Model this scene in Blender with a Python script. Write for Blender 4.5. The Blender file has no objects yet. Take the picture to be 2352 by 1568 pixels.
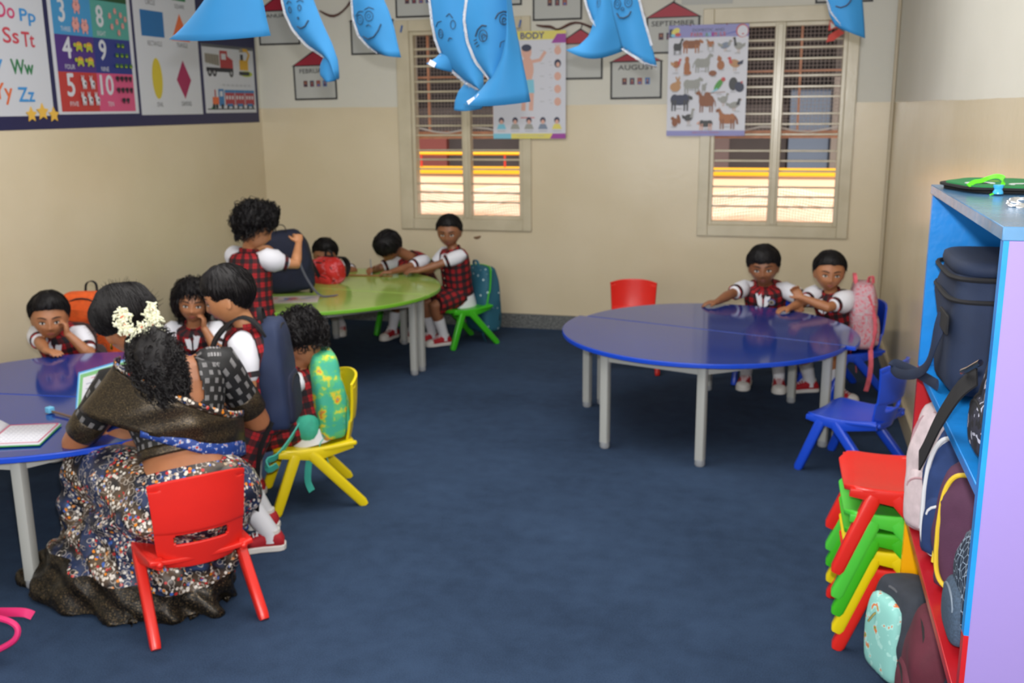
import bpy, bmesh, math, random
from mathutils import Vector, Matrix, noise
V = Vector
random.seed(7)
scene = bpy.context.scene
COL = scene.collection
pi = math.pi

# ------------------------------------------------------------------ camera
def R3(a): return math.radians(a)
CAM = V((0, 0, 1.58))
_yaw, _pit, _rol = R3(15.456), R3(13.101), R3(-0.561)
_f = V((-math.sin(_yaw)*math.cos(_pit), math.cos(_yaw)*math.cos(_pit), -math.sin(_pit)))
_r = V((math.cos(_yaw), math.sin(_yaw), 0))
_u = _r.cross(_f)
_r2 = _r*math.cos(_rol) + _u*math.sin(_rol)
_u2 = _u*math.cos(_rol) - _r*math.sin(_rol)
cam_d = bpy.data.cameras.new('camera')
cam = bpy.data.objects.new('camera', cam_d); COL.objects.link(cam)
m = Matrix((_r2, _u2, -_f)).transposed().to_4x4(); m.translation = CAM
cam.matrix_world = m
cam_d.sensor_width = 36; cam_d.lens = 36*2308.7/2352
cam_d.clip_start = 0.05; cam_d.clip_end = 100
scene.camera = cam
cam_d.dof.use_dof = True; cam_d.dof.focus_distance = 1.3; cam_d.dof.aperture_fstop = 9.0   # the photograph is focused too near

# ------------------------------------------------------------------ world, lights, exposure
w = bpy.data.worlds.new('world'); scene.world = w; w.use_nodes = True
bg = w.node_tree.nodes['Background']
bg.inputs[0].default_value = (0.80, 0.88, 1.0, 1); bg.inputs[1].default_value = 1.2
def area(name, loc, rot, sx, sy, power, color=(1, 1, 1)):
    d = bpy.data.lights.new(name, 'AREA'); d.shape = 'RECTANGLE'; d.size = sx; d.size_y = sy
    d.energy = power; d.color = color
    o = bpy.data.objects.new(name, d); COL.objects.link(o); o.location = loc; o.rotation_euler = rot
    return o
sun_d = bpy.data.lights.new('sun', 'SUN'); sun_d.energy = 9.0; sun_d.angle = 0.01; sun_d.color = (1, 0.93, 0.84)
sun = bpy.data.objects.new('sun', sun_d); COL.objects.link(sun)
sun.rotation_euler = (R3(34), R3(10), 0)          # from above the roof, down onto the far side of the open corridor
area('ceiling_fill', (-1.4, 3.4, 2.86), (0, 0, 0), 2.6, 2.6, 92, (1.0, 0.97, 0.93))  # added overhead fill for ambient brightness, not a ceiling fitting
area('rear_fill', (-1.6, -1.35, 1.5), (R3(90), 0, 0), 2.4, 1.8, 70, (0.95, 0.98, 1.0))  # added soft fill from behind the camera; the front wall has no doorway
# the camera's own flash, just above the lens
fl_d = bpy.data.lights.new('camera_flash', 'AREA'); fl_d.shape = 'RECTANGLE'; fl_d.size = 0.07; fl_d.size_y = 0.045
fl_d.energy = 66; fl_d.color = (1.0, 0.98, 0.97)
fl = bpy.data.objects.new('camera_flash', fl_d); COL.objects.link(fl)
fl.location = CAM + _u2*0.13 + _r2*0.02 + _f*0.02
fl.rotation_euler = cam.rotation_euler
scene.view_settings.view_transform = 'Standard'; scene.view_settings.look = 'None'
scene.view_settings.gamma = 1; scene.view_settings.use_curve_mapping = False
scene.view_settings.exposure = 0.0

# ------------------------------------------------------------------ materials
def lin(c):
    if isinstance(c, str):
        c = tuple(int(c[i:i+2], 16) for i in (0, 2, 4))
    return tuple(((x/255)/12.92 if x/255 <= 0.04045 else ((x/255+0.055)/1.055)**2.4) for x in c) + (1,)
class NT:
    def __init__(s, name):
        s.m = bpy.data.materials.new(name); s.m.use_nodes = True; s.t = s.m.node_tree
        s.b = s.t.nodes['Principled BSDF']
    def n(s, typ, **kw):
        nd = s.t.nodes.new(typ)
        for k, v in kw.items(): setattr(nd, k, v)
        return nd
    def l(s, a, b): s.t.links.new(a, b)
    def math(s, op, a, b=None, c=None):
        nd = s.n('ShaderNodeMath', operation=op)
        for i, x in enumerate((a, b, c)):
            if x is None: continue
            if isinstance(x, (int, float)): nd.inputs[i].default_value = x
            else: s.l(x, nd.inputs[i])
        return nd.outputs[0]
    def mix(s, f, a, b):
        nd = s.n('ShaderNodeMix', data_type='RGBA')
        for k, x in ((0, f), (6, a), (7, b)):
            if isinstance(x, (int, float)): nd.inputs[k].default_value = x
            elif isinstance(x, tuple): nd.inputs[k].default_value = x
            else: s.l(x, nd.inputs[k])
        return nd.outputs[2]
    def noise(s, scale, detail=3, vec=None, rough=.5):
        nd = s.n('ShaderNodeTexNoise'); nd.inputs['Scale'].default_value = scale
        nd.inputs['Detail'].default_value = detail; nd.inputs['Roughness'].default_value = rough
        s.l(vec if vec is not None else s.obj(), nd.inputs['Vector']); return nd.outputs[0]
    def obj(s):
        if not hasattr(s, '_tc'): s._tc = s.n('ShaderNodeTexCoord')
        return s._tc.outputs['Object']
    def uv(s):
        s.obj(); return s._tc.outputs['UV']
    def xyz(s, vec):
        nd = s.n('ShaderNodeSeparateXYZ'); s.l(vec, nd.inputs[0]); return nd.outputs
    def ramp(s, f, stops, interp='LINEAR'):
        nd = s.n('ShaderNodeValToRGB'); s.l(f, nd.inputs[0]); cr = nd.color_ramp; cr.interpolation = interp
        while len(cr.elements) < len(stops): cr.elements.new(0.5)
        for e, (p, c) in zip(cr.elements, stops): e.position = p; e.color = c if isinstance(c, tuple) and len(c) == 4 else lin(c)
        return nd.outputs[0]
    def bump(s, h, strength=.2, dist=.01):
        nd = s.n('ShaderNodeBump'); nd.inputs['Strength'].default_value = strength; nd.inputs['Distance'].default_value = dist
        s.l(h, nd.inputs['Height']); s.l(nd.outputs[0], s.b.inputs['Normal'])
    def base(s, x):
        if isinstance(x, tuple): s.b.inputs['Base Color'].default_value = x
        else: s.l(x, s.b.inputs['Base Color'])
    def set(s, **kw):
        for k, v in kw.items(): s.b.inputs[k.replace('_', ' ')].default_value = v
_mc = {}
def mat(name, c, rough=.6, metal=0, var=.0, vscale=20, bump=0, bscale=200, coat=0, spec=.5, emit=None):
    if name in _mc: return _mc[name]
    t = NT(name); c = lin(c)
    if var:
        d = tuple(x*(1-var) for x in c[:3]) + (1,); e = tuple(min(1, x*(1+var)) for x in c[:3]) + (1,)
        t.base(t.ramp(t.noise(vscale), [(.3, d), (.7, e)]))
    else: t.base(c)
    t.set(Roughness=rough, Metallic=metal); t.b.inputs['Specular IOR Level'].default_value = spec
    if coat: t.b.inputs['Coat Weight'].default_value = coat; t.b.inputs['Coat Roughness'].default_value = .08
    if bump: t.bump(t.noise(bscale, 2), bump, .004)
    _mc[name] = t.m; return t.m

# ------------------------------------------------------------------ mesh building
class MB:
    def __init__(s): s.v = []; s.f = []; s.mi = []; s.uv = []; s.mats = []; s.cur = 0
    def use(s, m):
        if m not in s.mats: s.mats.append(m)
        s.cur = s.mats.index(m); return s
    def vert(s, p): s.v.append(V(p)); return len(s.v)-1
    def face(s, idx, uv=None): s.f.append(tuple(idx)); s.mi.append(s.cur); s.uv.append(uv)
    def box(s, c, size, rot=None):
        c = V(c); M = rot if rot is not None else Matrix.Identity(3)
        b = len(s.v)
        for z in (-.5, .5):
            for y in (-.5, .5):
                for x in (-.5, .5): s.vert(c + M @ V((x*size[0], y*size[1], z*size[2])))
        for q in ((0, 2, 3, 1), (4, 5, 7, 6), (0, 1, 5, 4), (2, 6, 7, 3), (0, 4, 6, 2), (1, 3, 7, 5)):
            s.face([b+i for i in q])
        return s
    def bx(s, x0, x1, y0, y1, z0, z1):
        return s.box(((x0+x1)/2, (y0+y1)/2, (z0+z1)/2), (abs(x1-x0), abs(y1-y0), abs(z1-z0)))
    def rings(s, rs, cap=True, close=False, uvs=True, loop=True):
        """rs: list of rings, each an equal list of points; sides and end caps"""
        n = len(rs[0]); base = len(s.v)
        for r in rs:
            for p in r: s.vert(p)
        vl = [0]
        for a, b in zip(rs, rs[1:]):
            ca = sum((V(p) for p in a), V())/n; cb = sum((V(p) for p in b), V())/n
            vl.append(vl[-1] + (cb-ca).length)
        per = []
        for r in rs:
            L = [0]
            for i in range(n): L.append(L[-1] + (V(r[(i+1) % n])-V(r[i])).length)
            per.append(L)
        mp = max(p[-1] for p in per)
        m = len(rs)
        for i in range(m if close else m-1):
            j = (i+1) % m
            for k in range(n if loop else n-1):
                k2 = (k+1) % n
                if uvs:
                    u0 = mp*k/n; u1 = mp*(k+1)/n; v0 = vl[i]; v1 = vl[j] if j else vl[i]+.01
                    uv = [(u0, v0), (u1, v0), (u1, v1), (u0, v1)]
                else: uv = None
                s.face((base+i*n+k, base+i*n+k2, base+j*n+k2, base+j*n+k), uv)
        if cap and not close:
            s.face([base+k for k in range(n)][::-1]); s.face([base+(m-1)*n+k for k in range(n)])
        return s
    def tube(s, pts, rad, n=8, cap=True, flat=None, hint=None, power=2.0, round_ends=False):
        """tube along pts; rad = number, list of numbers or list of (ra, rb); flat sets rb/ra"""
        pts = [V(p) for p in pts]; m = len(pts)
        if isinstance(rad, (int, float)): rad = [rad]*m
        rad = [(r, r*(flat or 1)) if isinstance(r, (int, float)) else r for r in rad]
        if round_ends:
            d0 = (pts[0]-pts[1]).normalized(); d1 = (pts[-1]-pts[-2]).normalized()
            r0, r1 = rad[0], rad[-1]; ra0 = min(r0); ra1 = min(r1)
            A = [(pts[0]+d0*ra0*k, (r0[0]*q, r0[1]*q)) for k, q in ((.97, .25), (.8, .6), (.45, .89))]
            B = [(pts[-1]+d1*ra1*k, (r1[0]*q, r1[1]*q)) for k, q in ((.45, .89), (.8, .6), (.97, .25))]
            pts = [a[0] for a in A]+pts+[b[0] for b in B]; rad = [a[1] for a in A]+rad+[b[1] for b in B]; m = len(pts)
        rs = []; prev = V(hint) if hint is not None else None
        for i in range(m):
            d = (pts[min(i+1, m-1)]-pts[max(i-1, 0)])
            d = d.normalized() if d.length > 1e-9 else V((0, 0, 1))
            if prev is None: prev = V((0, 0, 1)) if abs(d.z) < .9 else V((1, 0, 0))
            a = prev - d*prev.dot(d)
            if a.length < 1e-6: a = d.orthogonal()
            a.normalize(); b = d.cross(a); prev = a if hint is None else V(hint)
            ra, rb = rad[i]; ring = []
            for k in range(n):
                t = 2*pi*(k+.5)/n; c, q = math.cos(t), math.sin(t)
                if power != 2:
                    c = math.copysign(abs(c)**(2/power), c); q = math.copysign(abs(q)**(2/power), q)
                ring.append(pts[i] + a*ra*c + b*rb*q)
            rs.append(ring)
        return s.rings(rs, cap)
    def ell(s, c, r, rot=None, nu=16, nv=10, e=2.0, fn=None):
        """(super)ellipsoid"""
        c = V(c); M = rot if rot is not None else Matrix.Identity(3)
        if isinstance(r, (int, float)): r = (r, r, r)
        P = lambda x: math.copysign(abs(x)**(2/e), x)
        rs = []
        for j in range(1, nv):
            th = -pi/2 + pi*j/nv; ring = []
            for k in range(nu):
                ph = 2*pi*k/nu
                q = V((P(math.cos(th))*P(math.cos(ph))*r[0], P(math.cos(th))*P(math.sin(ph))*r[1], P(math.sin(th))*r[2]))
                if fn: q = fn(q)
                ring.append(c + M @ q)
            rs.append(ring)
        b = len(s.v); s.rings(rs, cap=False)
        for pole, row, fl in ((-1, 0, True), (1, nv-2, False)):
            q = V((0, 0, pole*r[2]))
            if fn: q = fn(q)
            i = s.vert(c + M @ q)
            for k in range(nu):
                a, d = b+row*nu+k, b+row*nu+(k+1) % nu
                s.face((i, d, a) if fl else (i, a, d))
        return s
    def poly(s, pts3): s.face([s.vert(p) for p in pts3]); return s
    def prism(s, pts, vec):
        vec = V(vec); n = len(pts); b = len(s.v)
        for p in pts: s.vert(p)
        for p in pts: s.vert(V(p)+vec)
        s.face([b+i for i in range(n)][::-1]); s.face([b+n+i for i in range(n)])
        for i in range(n): s.face((b+i, b+(i+1) % n, b+n+(i+1) % n, b+n+i))
        return s
    def ribbon(s, pts, width, th=.004, side=(1, 0, 0)):
        pts = [V(p) for p in pts]; rs = []
        if len(pts) > 3:
            n0 = len(pts); n1 = (n0-1)*4+1; pts = catm(pts, n1)
            if isinstance(width, list): width = [width[min(n0-1, i//4)]*(1-(i % 4)/4)+width[min(n0-1, i//4+1)]*(i % 4)/4 for i in range(n1)]
        for i in range(len(pts)):
            d = (pts[min(i+1, len(pts)-1)]-pts[max(i-1, 0)]).normalized()
            a = V(side[min(len(side)-1, int(i*len(side)/len(pts)))]) if isinstance(side, list) else V(side)
            a = (a-d*a.dot(d)); a = a.normalized() if a.length > 1e-6 else d.orthogonal().normalized()
            b = d.cross(a); wd = width[i] if isinstance(width, list) else width
            rs.append([pts[i]-a*wd/2-b*th/2, pts[i]+a*wd/2-b*th/2, pts[i]+a*wd/2+b*th/2, pts[i]-a*wd/2+b*th/2])
        return s.rings(rs)
    def mesh(s, name, origin=(0, 0, 0)):
        me = bpy.data.meshes.new(name); o = V(origin)
        me.from_pydata([tuple(v-o) for v in s.v], [], s.f)
        for m in s.mats: me.materials.append(m)
        me.polygons.foreach_set('material_index', s.mi)
        ul = me.uv_layers.new(name='UVMap'); li = 0; data = [0.0]*(2*len(me.loops))
        for f, uv in zip(s.f, s.uv):
            for k in range(len(f)):
                if uv: data[2*li], data[2*li+1] = uv[k]
                else:
                    p = s.v[f[k]]; data[2*li], data[2*li+1] = p.x+p.y*.3, p.z
                li += 1
        ul.data.foreach_set('uv', data)
        me.update(); return me
    def build(s, name, m=None, parent=None, smooth=True, bevel=0, sub=0, solid=0, angle=35, seg=2):
        if m is not None: s.mats = [m]; s.mi = [0]*len(s.f)
        org = world_loc(parent) if parent else (0, 0, 0)
        me = s.mesh(name, org)
        o = bpy.data.objects.new(name, me); COL.objects.link(o)
        if parent: o.parent = parent
        bmn = bmesh.new(); bmn.from_mesh(me); bmesh.ops.recalc_face_normals(bmn, faces=bmn.faces); bmn.to_mesh(me); bmn.free()
        if smooth:
            me.polygons.foreach_set('use_smooth', [True]*len(me.polygons))
            if not sub:
                try: me.set_sharp_from_angle(angle=R3(angle))
                except Exception: pass
        if solid:
            q = o.modifiers.new('solid', 'SOLIDIFY'); q.thickness = solid; q.offset = 0
        if bevel:
            q = o.modifiers.new('bevel', 'BEVEL'); q.width = bevel; q.segments = seg; q.limit_method = 'ANGLE'; q.angle_limit = R3(40)
        if sub:
            q = o.modifiers.new('sub', 'SUBSURF'); q.levels = sub; q.render_levels = sub
        return o
def catm(P_, n):
    P_ = [V(p) for p in P_]; out = []; m_ = len(P_)-1
    for i in range(n):
        x = i/(n-1)*m_; k = min(m_-1, int(x)); t = x-k; a, b, c, d = P_[max(0, k-1)], P_[k], P_[k+1], P_[min(m_, k+2)]
        out.append(.5*((2*b)+(c-a)*t+(2*a-5*b+4*c-d)*t*t+(3*b-a-3*c+d)*t**3))
    return out
def world_loc(o):
    p = V(o.location)
    while o.parent: o = o.parent; p = p + V(o.location)
    return p
def fuse(mb, name, m, parent, voxel=.004, smooth=2):
    """grow one continuous closed surface from overlapping closed shapes"""
    me = mb.mesh('tmp'); t = bpy.data.objects.new('tmp', me); COL.objects.link(t)
    bmn = bmesh.new(); bmn.from_mesh(me); bmesh.ops.recalc_face_normals(bmn, faces=bmn.faces); bmn.to_mesh(me); bmn.free()
    q = t.modifiers.new('r', 'REMESH'); q.mode = 'VOXEL'; q.voxel_size = voxel; q.use_smooth_shade = True
    if smooth:
        q = t.modifiers.new('s', 'SMOOTH'); q.factor = .5; q.iterations = smooth
    dg = bpy.context.evaluated_depsgraph_get(); ev = t.evaluated_get(dg)
    nm = bpy.data.meshes.new_from_object(ev); nm.name = name
    bpy.data.objects.remove(t)
    org = world_loc(parent) if parent else V()
    nm.transform(Matrix.Translation(-org))
    nm.materials.clear(); nm.materials.append(m)
    nm.polygons.foreach_set('use_smooth', [True]*len(nm.polygons))
    o = bpy.data.objects.new(name, nm); COL.objects.link(o)
    if parent: o.parent = parent
    return o
def empty(name, loc, label=None, cat=None, group=None, rz=0):
    o = bpy.data.objects.new(name, None); COL.objects.link(o); o.location = loc; o.rotation_euler = (0, 0, rz)
    o.empty_display_size = .05
    tag(o, label, cat, group); return o
def tag(o, label=None, cat=None, group=None, kind=None):
    if label: o['label'] = label
    if cat: o['category'] = cat
    if group: o['group'] = group
    if kind: o['kind'] = kind
    return o
def rehome(o, loc, rz=0):
    """place a thing whose parts were modelled round the world origin"""
    o.location = loc; o.rotation_euler = (0, 0, rz); return o
def copy_tree(o, parent=None):
    c = o.copy(); COL.objects.link(c)
    for k in ('label', 'group'):
        if k in c: del c[k]
    if parent: c.parent = parent
    for ch in list(o.children): copy_tree(ch, c)
    return c
def recolor(o, old, new):
    """same shape in another colour: give the copy's parts their own materials"""
    for ch in [o]+list(o.children_recursive):
        if ch.type == 'MESH' and any(s.material == old for s in ch.material_slots):
            for s in ch.material_slots:
                if s.material == old: s.link = 'OBJECT'; s.material = new

# flat printed things -------------------------------------------------
_font_cache = {}
def text_polys(txt):
    if txt in _font_cache: return _font_cache[txt]
    cu = bpy.data.curves.new('t', 'FONT'); cu.body = txt; cu.resolution_u = 3; cu.align_x = 'LEFT'
    o = bpy.data.objects.new('t', cu); COL.objects.link(o)
    dg = bpy.context.evaluated_depsgraph_get(); me = bpy.data.meshes.new_from_object(o.evaluated_get(dg))
    vs = [tuple(v.co)[:2] for v in me.vertices]; fs = [tuple(p.vertices) for p in me.polygons]
    bpy.data.objects.remove(o); bpy.data.curves.remove(cu); bpy.data.meshes.remove(me)
    _font_cache[txt] = (vs, fs); return vs, fs
class Print:
    """layers of flat ink on a sheet; (u, v) metres from the sheet's lower left corner"""
    def __init__(s, org, U, Vv, w, h, paper, thick=.0012):
        s.o = V(org); s.U = V(U).normalized(); s.V = V(Vv).normalized(); s.N = s.U.cross(s.V)
        s.mb = MB(); s.k = 0
        s.mb.use(paper); P = s.pt
        s.mb.prism([P(0, 0, -thick), P(w, 0, -thick), P(w, h, -thick), P(0, h, -thick)], s.N*thick)
    def pt(s, u, v, lift=0): return s.o + s.U*u + s.V*v + s.N*lift
    def lift(s): s.k += 1; return .0003 + .00004*s.k
    def poly(s, m, pts):
        L = s.lift(); s.mb.use(m); s.mb.poly([s.pt(u, v, L) for u, v in pts]); return s
    def rect(s, m, u0, v0, u1, v1): return s.poly(m, [(u0, v0), (u1, v0), (u1, v1), (u0, v1)])
    def ell(s, m, c, r, n=20, rot=0):
        cr, sr = math.cos(rot), math.sin(rot)
        return s.poly(m, [(c[0]+r[0]*math.cos(a)*cr-r[1]*math.sin(a)*sr, c[1]+r[0]*math.cos(a)*sr+r[1]*math.sin(a)*cr) for a in (2*pi*i/n for i in range(n))])
    def text(s, m, txt, u0, v0, u1, v1, bold=0):
        vs, fs = text_polys(txt)
        if not vs: return s
        x0 = min(v[0] for v in vs); x1 = max(v[0] for v in vs); y0 = min(v[1] for v in vs); y1 = max(v[1] for v in vs)
        s.mb.use(m)
        for off in ((0, 0),) if not bold else ((-bold, 0), (bold, 0), (0, bold), (0, -bold)):
            L = s.lift()
            ids = [s.mb.vert(s.pt(u0+(x-x0)/(x1-x0)*(u1-u0)+off[0], v0+(y-y0)/(y1-y0)*(v1-v0)+off[1], L)) for x, y in vs]
            for f in fs: s.mb.face([ids[i] for i in f])
        return s
    def line(s, m, pts, wd):
        for a, b in zip(pts, pts[1:]):
            a, b = V((*a, 0)), V((*b, 0)); d = (b-a).normalized(); n = V((-d.y, d.x, 0))*wd/2; e = d*wd*.3
            s.poly(m, [tuple((a-e+n)[:2]), tuple((a-e-n)[:2]), tuple((b+e-n)[:2]), tuple((b+e+n)[:2])])
        return s
    def build(s, name, parent=None):
        b = s.mb; org = world_loc(parent) if parent else (0, 0, 0)
        me = b.mesh(name, org); o = bpy.data.objects.new(name, me); COL.objects.link(o)
        if parent: o.parent = parent
        return o
# ------------------------------------------------------------------ room
XL, XR, YB, YF, ZC = -3.88, 0.61, 7.0, -1.5, 2.9
def wall_mat():
    t = NT('two_tone_wall_paint'); x, y, z = t.xyz(t.obj())
    edge = t.math('ADD', z, t.math('MULTIPLY', t.math('SUBTRACT', t.noise(3, 3), .5), .012))
    low = t.math('LESS_THAN', edge, 1.592)
    stain = t.ramp(t.noise(1.3, 5), [(.35, lin('d2c4a6')), (.65, lin('dacdb2'))])
    up = t.ramp(t.noise(2, 4), [(.3, lin('cfcdc2')), (.7, lin('d6d4ca'))])
    t.base(t.mix(low, up, stain))
    rg = t.math('SUBTRACT', .62, t.math('MULTIPLY', low, .40)); t.l(rg, t.b.inputs['Roughness'])
    t.bump(t.math('ADD', t.noise(22, 3), t.math('MULTIPLY', t.noise(90, 3), .35)), .12, .006)
    return t.m
M_wall = wall_mat()
def struct(name, mb, m=None, parent=None, **kw):
    o = mb.build(name, m, parent, **kw)
    if not parent: o['kind'] = 'structure'
    return o
def carpet():
    t = NT('blue_carpet')
    a = t.noise(1.6, 5); b = t.noise(260, 2); c = t.noise(14, 4)
    s_ = t.math('ADD', t.math('MULTIPLY', a, .35), t.math('ADD', t.math('MULTIPLY', b, .45), t.math('MULTIPLY', c, .2)))
    t.base(t.ramp(s_, [(.32, lin('1e2c41')), (.68, lin('394d6a'))])); t.set(Roughness=.95); t.b.inputs['Specular IOR Level'].default_value = .15
    t.bump(b, .5, .004); return t.m
struct('floor', MB().bx(XL-.1, XR+.1, YF-.1, YB+.15, -.05, 0), carpet(), smooth=False)
struct('ceiling', MB().bx(XL-.1, XR+.1, YF-.1, YB+.15, ZC, ZC+.1), mat('ceiling_paint', 'cfcdc6', .8), smooth=False)
struct('wall_left', MB().bx(XL-.12, XL, YF-.1, YB+.15, 0, ZC), M_wall, smooth=False)
struct('wall_right', MB().bx(XR, XR+.12, YF-.1, YB+.15, 0, ZC), M_wall, smooth=False)
struct('wall_front', MB().bx(XL, XR, YF-.12, YF, 0, ZC), M_wall, smooth=False)
W1 = (-2.672, -1.842, .79, 2.11); W2 = (-.537, .305, .787, 2.10)   # clear openings
wb = MB(); T = .14
xs = [XL, W1[0], W1[1], W2[0], W2[1], XR]
for i in (0, 2, 4): wb.bx(xs[i], xs[i+1], YB, YB+T, 0, ZC)
for W in (W1, W2): wb.bx(W[0], W[1], YB, YB+T, 0, W[2]); wb.bx(W[0], W[1], YB, YB+T, W[3], ZC)
struct('wall_back', wb, M_wall, smooth=False)
t = NT('grey_speckled_stone'); t.base(t.ramp(t.noise(70, 4), [(.35, lin('4c4f50')), (.6, lin('6f7170')), (.75, lin('8d8e8b'))])); t.set(Roughness=.45)
M_stone = t.m
struct('baseboard_back', MB().bx(XL, XR, YB-.015, YB, 0, .105), M_stone, smooth=False)
struct('baseboard_left', MB().bx(XL, XL+.015, YF, YB-.015, 0, .105), M_stone, smooth=False)
struct('baseboard_right', MB().bx(XR-.015, XR, YF, YB-.015, 0, .105), mat('cream_skirting_paint', 'b3a68c', .4), smooth=False)
struct('corner_reflection', MB().tube([(XR-.012, YB-.03, .1), (XR-.012, YB-.03, ZC)], .012, 8), mat('cream_reflection_tone', 'b9ac93', .35))  # pale reflection line in the corner, put in as a thin cream tube

def gloss_paint():
    t = NT('cream_gloss_paint'); t.base(t.ramp(t.noise(6, 4), [(.35, lin('c2b89e')), (.65, lin('cdc3aa'))])); t.set(Roughness=.22)
    t.bump(t.noise(60, 3), .12, .004); return t.m
M_frame = gloss_paint()
M_rust = mat('orange_primer_steel', 'c98d6c', .5, var=.15)
M_wire = mat('galvanised_wire_mesh', '8b7f78', .5, .4)
def window(n, W, ox0, ox1, oz0, oz1, mull):
    root = empty('window_%d' % n, (0, 0, 0)); root['kind'] = 'structure'; root.location = ((W[0]+W[1])/2, YB, W[2])
    x0, x1, z0, z1 = W
    f = MB()
    for (a, b, c, d) in ((ox0, x0, oz0, oz1), (x1, ox1, oz0, oz1), (x0, x1, oz0, z0), (x0, x1, z1, oz1)):
        f.bx(a, b, YB-.022, YB, c, d)
    f.build('architrave', M_frame, root, bevel=.004)
    f = MB(); e = .026
    for (a, b, c, d) in ((x0, x0+e, z0, z1), (x1-e, x1, z0, z1), (x0+e, x1-e, z0, z0+e), (x0+e, x1-e, z1-e, z1)):
        f.bx(a, b, YB-.005, YB+.06, c, d)
    f.build('window_frame', M_frame, root, bevel=.003)
    f = MB(); f.bx(mull[0], mull[1], YB-.018, YB+.05, z0, z1); f.bx(mull[0]+.015, mull[1]-.015, YB-.026, YB-.01, z0+.01, z1-.01)
    f.build('mullion', M_frame, root, bevel=.004)
    zs = [1.99, 1.941, 1.872, 1.765, 1.695, 1.631, 1.523, 1.456, 1.389, 1.282, 1.216, 1.148, 1.042, .978, .911]
    for z in zs:
        MB().box(((x0+x1)/2, YB+.03, z), (x1-x0, .02, .013)).build('grille_bar', M_frame, root, bevel=.003)
    # steel mesh screen behind the upper lights, in its own angle-iron frame
    yb = YB+.20; g = MB()
    for z, h in ((1.385, .052), (1.80, .012), (2.2, .03)): g.bx(x0-.1, x1+.1, yb, yb+.02, z-h/2, z+h/2)
    for x in (x0-.1, x0+.06, x0+.56, x1+.1): g.bx(x-.008, x+.008, yb+.003, yb+.018, 1.41, 2.185)
    g.build('screen_frame', M_rust, root)
    g = MB(); st = .0255
    n_ = int((x1-x0+.2)/st)
    for i in range(n_): g.tube([(x0-.1+i*st, yb+.01, 1.4), (x0-.1+i*st, yb+.01, 2.2)], .0022, 4)
    for i in range(int(.8/st)): g.tube([(x0-.1, yb+.008, 1.4+i*st), (x1+.1, yb+.008, 1.4+i*st)], .0022, 4)
    tag(g.build('wire_mesh', M_wire, root), kind='stuff')
    g = MB(); g.tube([(x0-.1+i*(x1-x0+.2)/10, yb-.03, 1.42+.02*math.sin(i*1.3+n)) for i in range(11)], .006, 6)
    g.build('white_cable', mat('white_plastic', 'd8d4d0', .4), root)
    return root
window(1, W1, -2.771, -1.778, .712, 2.19, (-2.289, -2.226))
window(2, W2, -.608, .376, .711, 2.196, (-.146, -.08))

# outside: the open corridor, its parapet with a net over it, the block beyond
struct('trim_2', MB().bx(-6, 4, YB+T, 12.5, -.25, -.05), mat('corridor_floor', 'b5a08c', .8), smooth=False)
p = empty('corridor_parapet', (-1.2, 8.8, 0), 'peach sunlit parapet wall with a yellow painted top beyond the windows', 'wall')
MB().bx(-5.5, 3.5, 8.8, 8.95, -.05, 1.0).build('parapet_face', mat('peach_paint', 'e2b898', .7), p, smooth=False)
MB().bx(-5.5, 3.5, 8.78, 8.97, 1.0, 1.055).build('yellow_band', mat('yellow_paint', 'e0a012', .5), p, smooth=False)
MB().tube([(-5.5, 8.86, 1.175), (-1.6, 8.86, 1.175)], .014, 8).build('handrail', mat('yellow_paint', 'e0a012', .5), p)
for x in (-5.2, -4.25, -3.3, -2.50, -1.62): MB().tube([(x, 8.86, 1.04), (x, 8.86, 1.175)], .01, 6).build('rail_post', mat('red_post_paint', 'a8281c', .5), p)
g = MB(); nx, nz = 190, 30; idx = {}
for i in range(nx+1):
    for j in range(nz+1):
        x = -3.6+i*.0235; top = .94-.07*math.sin(x*2.9+.5)**2
        z = top-j*.0235; idx[i, j] = g.vert((x+.008*math.sin(j*.5), 8.76-.015*math.sin(x*5+j*.3), z))
for i in range(nx):
    for j in range(nz): g.face((idx[i, j], idx[i+1, j], idx[i+1, j+1], idx[i, j+1]))
net = g.build('safety_net', mat('white_net', 'efe9e2', .7))
q = net.modifiers.new('w', 'WIREFRAME'); q.thickness = .0035
tag(net, 'white safety net draped over the inside of the peach parapet', 'net')
b = empty('opposite_building', (-1.2, 12, -.05), 'dark building with grey blue shutters and brown walls beyond the parapet', 'building')
q = MB(); q.bx(-8, 6, 12, 12.3, -.05, 5); q.build('wall', mat('dark_brown_render', '261e1d', .8, var=.3, vscale=1.2), b, smooth=False)
for x, wd, c in ((-3.15, .95, '3c434f'), (-.05, .85, '46505f'), (-4.6, .5, '5a241d'), (-1.2, .5, '4a3a38')):
    MB().bx(x, x+wd, 11.9, 12, .1, 1.75 if c != '5a241d' else 1.3).build('shutter', mat('shutter_'+c, c, .6), b, smooth=False)
q = MB()
for i in range(7): q.bx(-6.4+i*1.7, -6.3+i*1.7, 11.8, 11.9, 0, 4)
q.build('column', mat('pale_column_paint', '5f564f', .7), b, smooth=False)
MB().bx(-8, 6, 11.3, 12, 2.6, 2.8).build('floor_slab', mat('slab_concrete', '5d5450', .8), b, smooth=False)
q = empty('bunting', (.22, YB-.03, 2.03), 'crumpled red and white cloth bow tied in the top corner of right window', 'cloth')
c1 = MB()
for P4 in (((.205, 2.10), (.262, 2.055), (.20, 2.035)), ((.262, 2.045), (.30, 2.02), (.235, 1.975), (.19, 1.965), (.205, 2.01))):
    c1.prism([(x-.02, YB-.04, z) for x, z in P4], (0, .010, 0))
c1.build('bow', mat('red_cloth', 'd6493f', .6), q)
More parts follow.
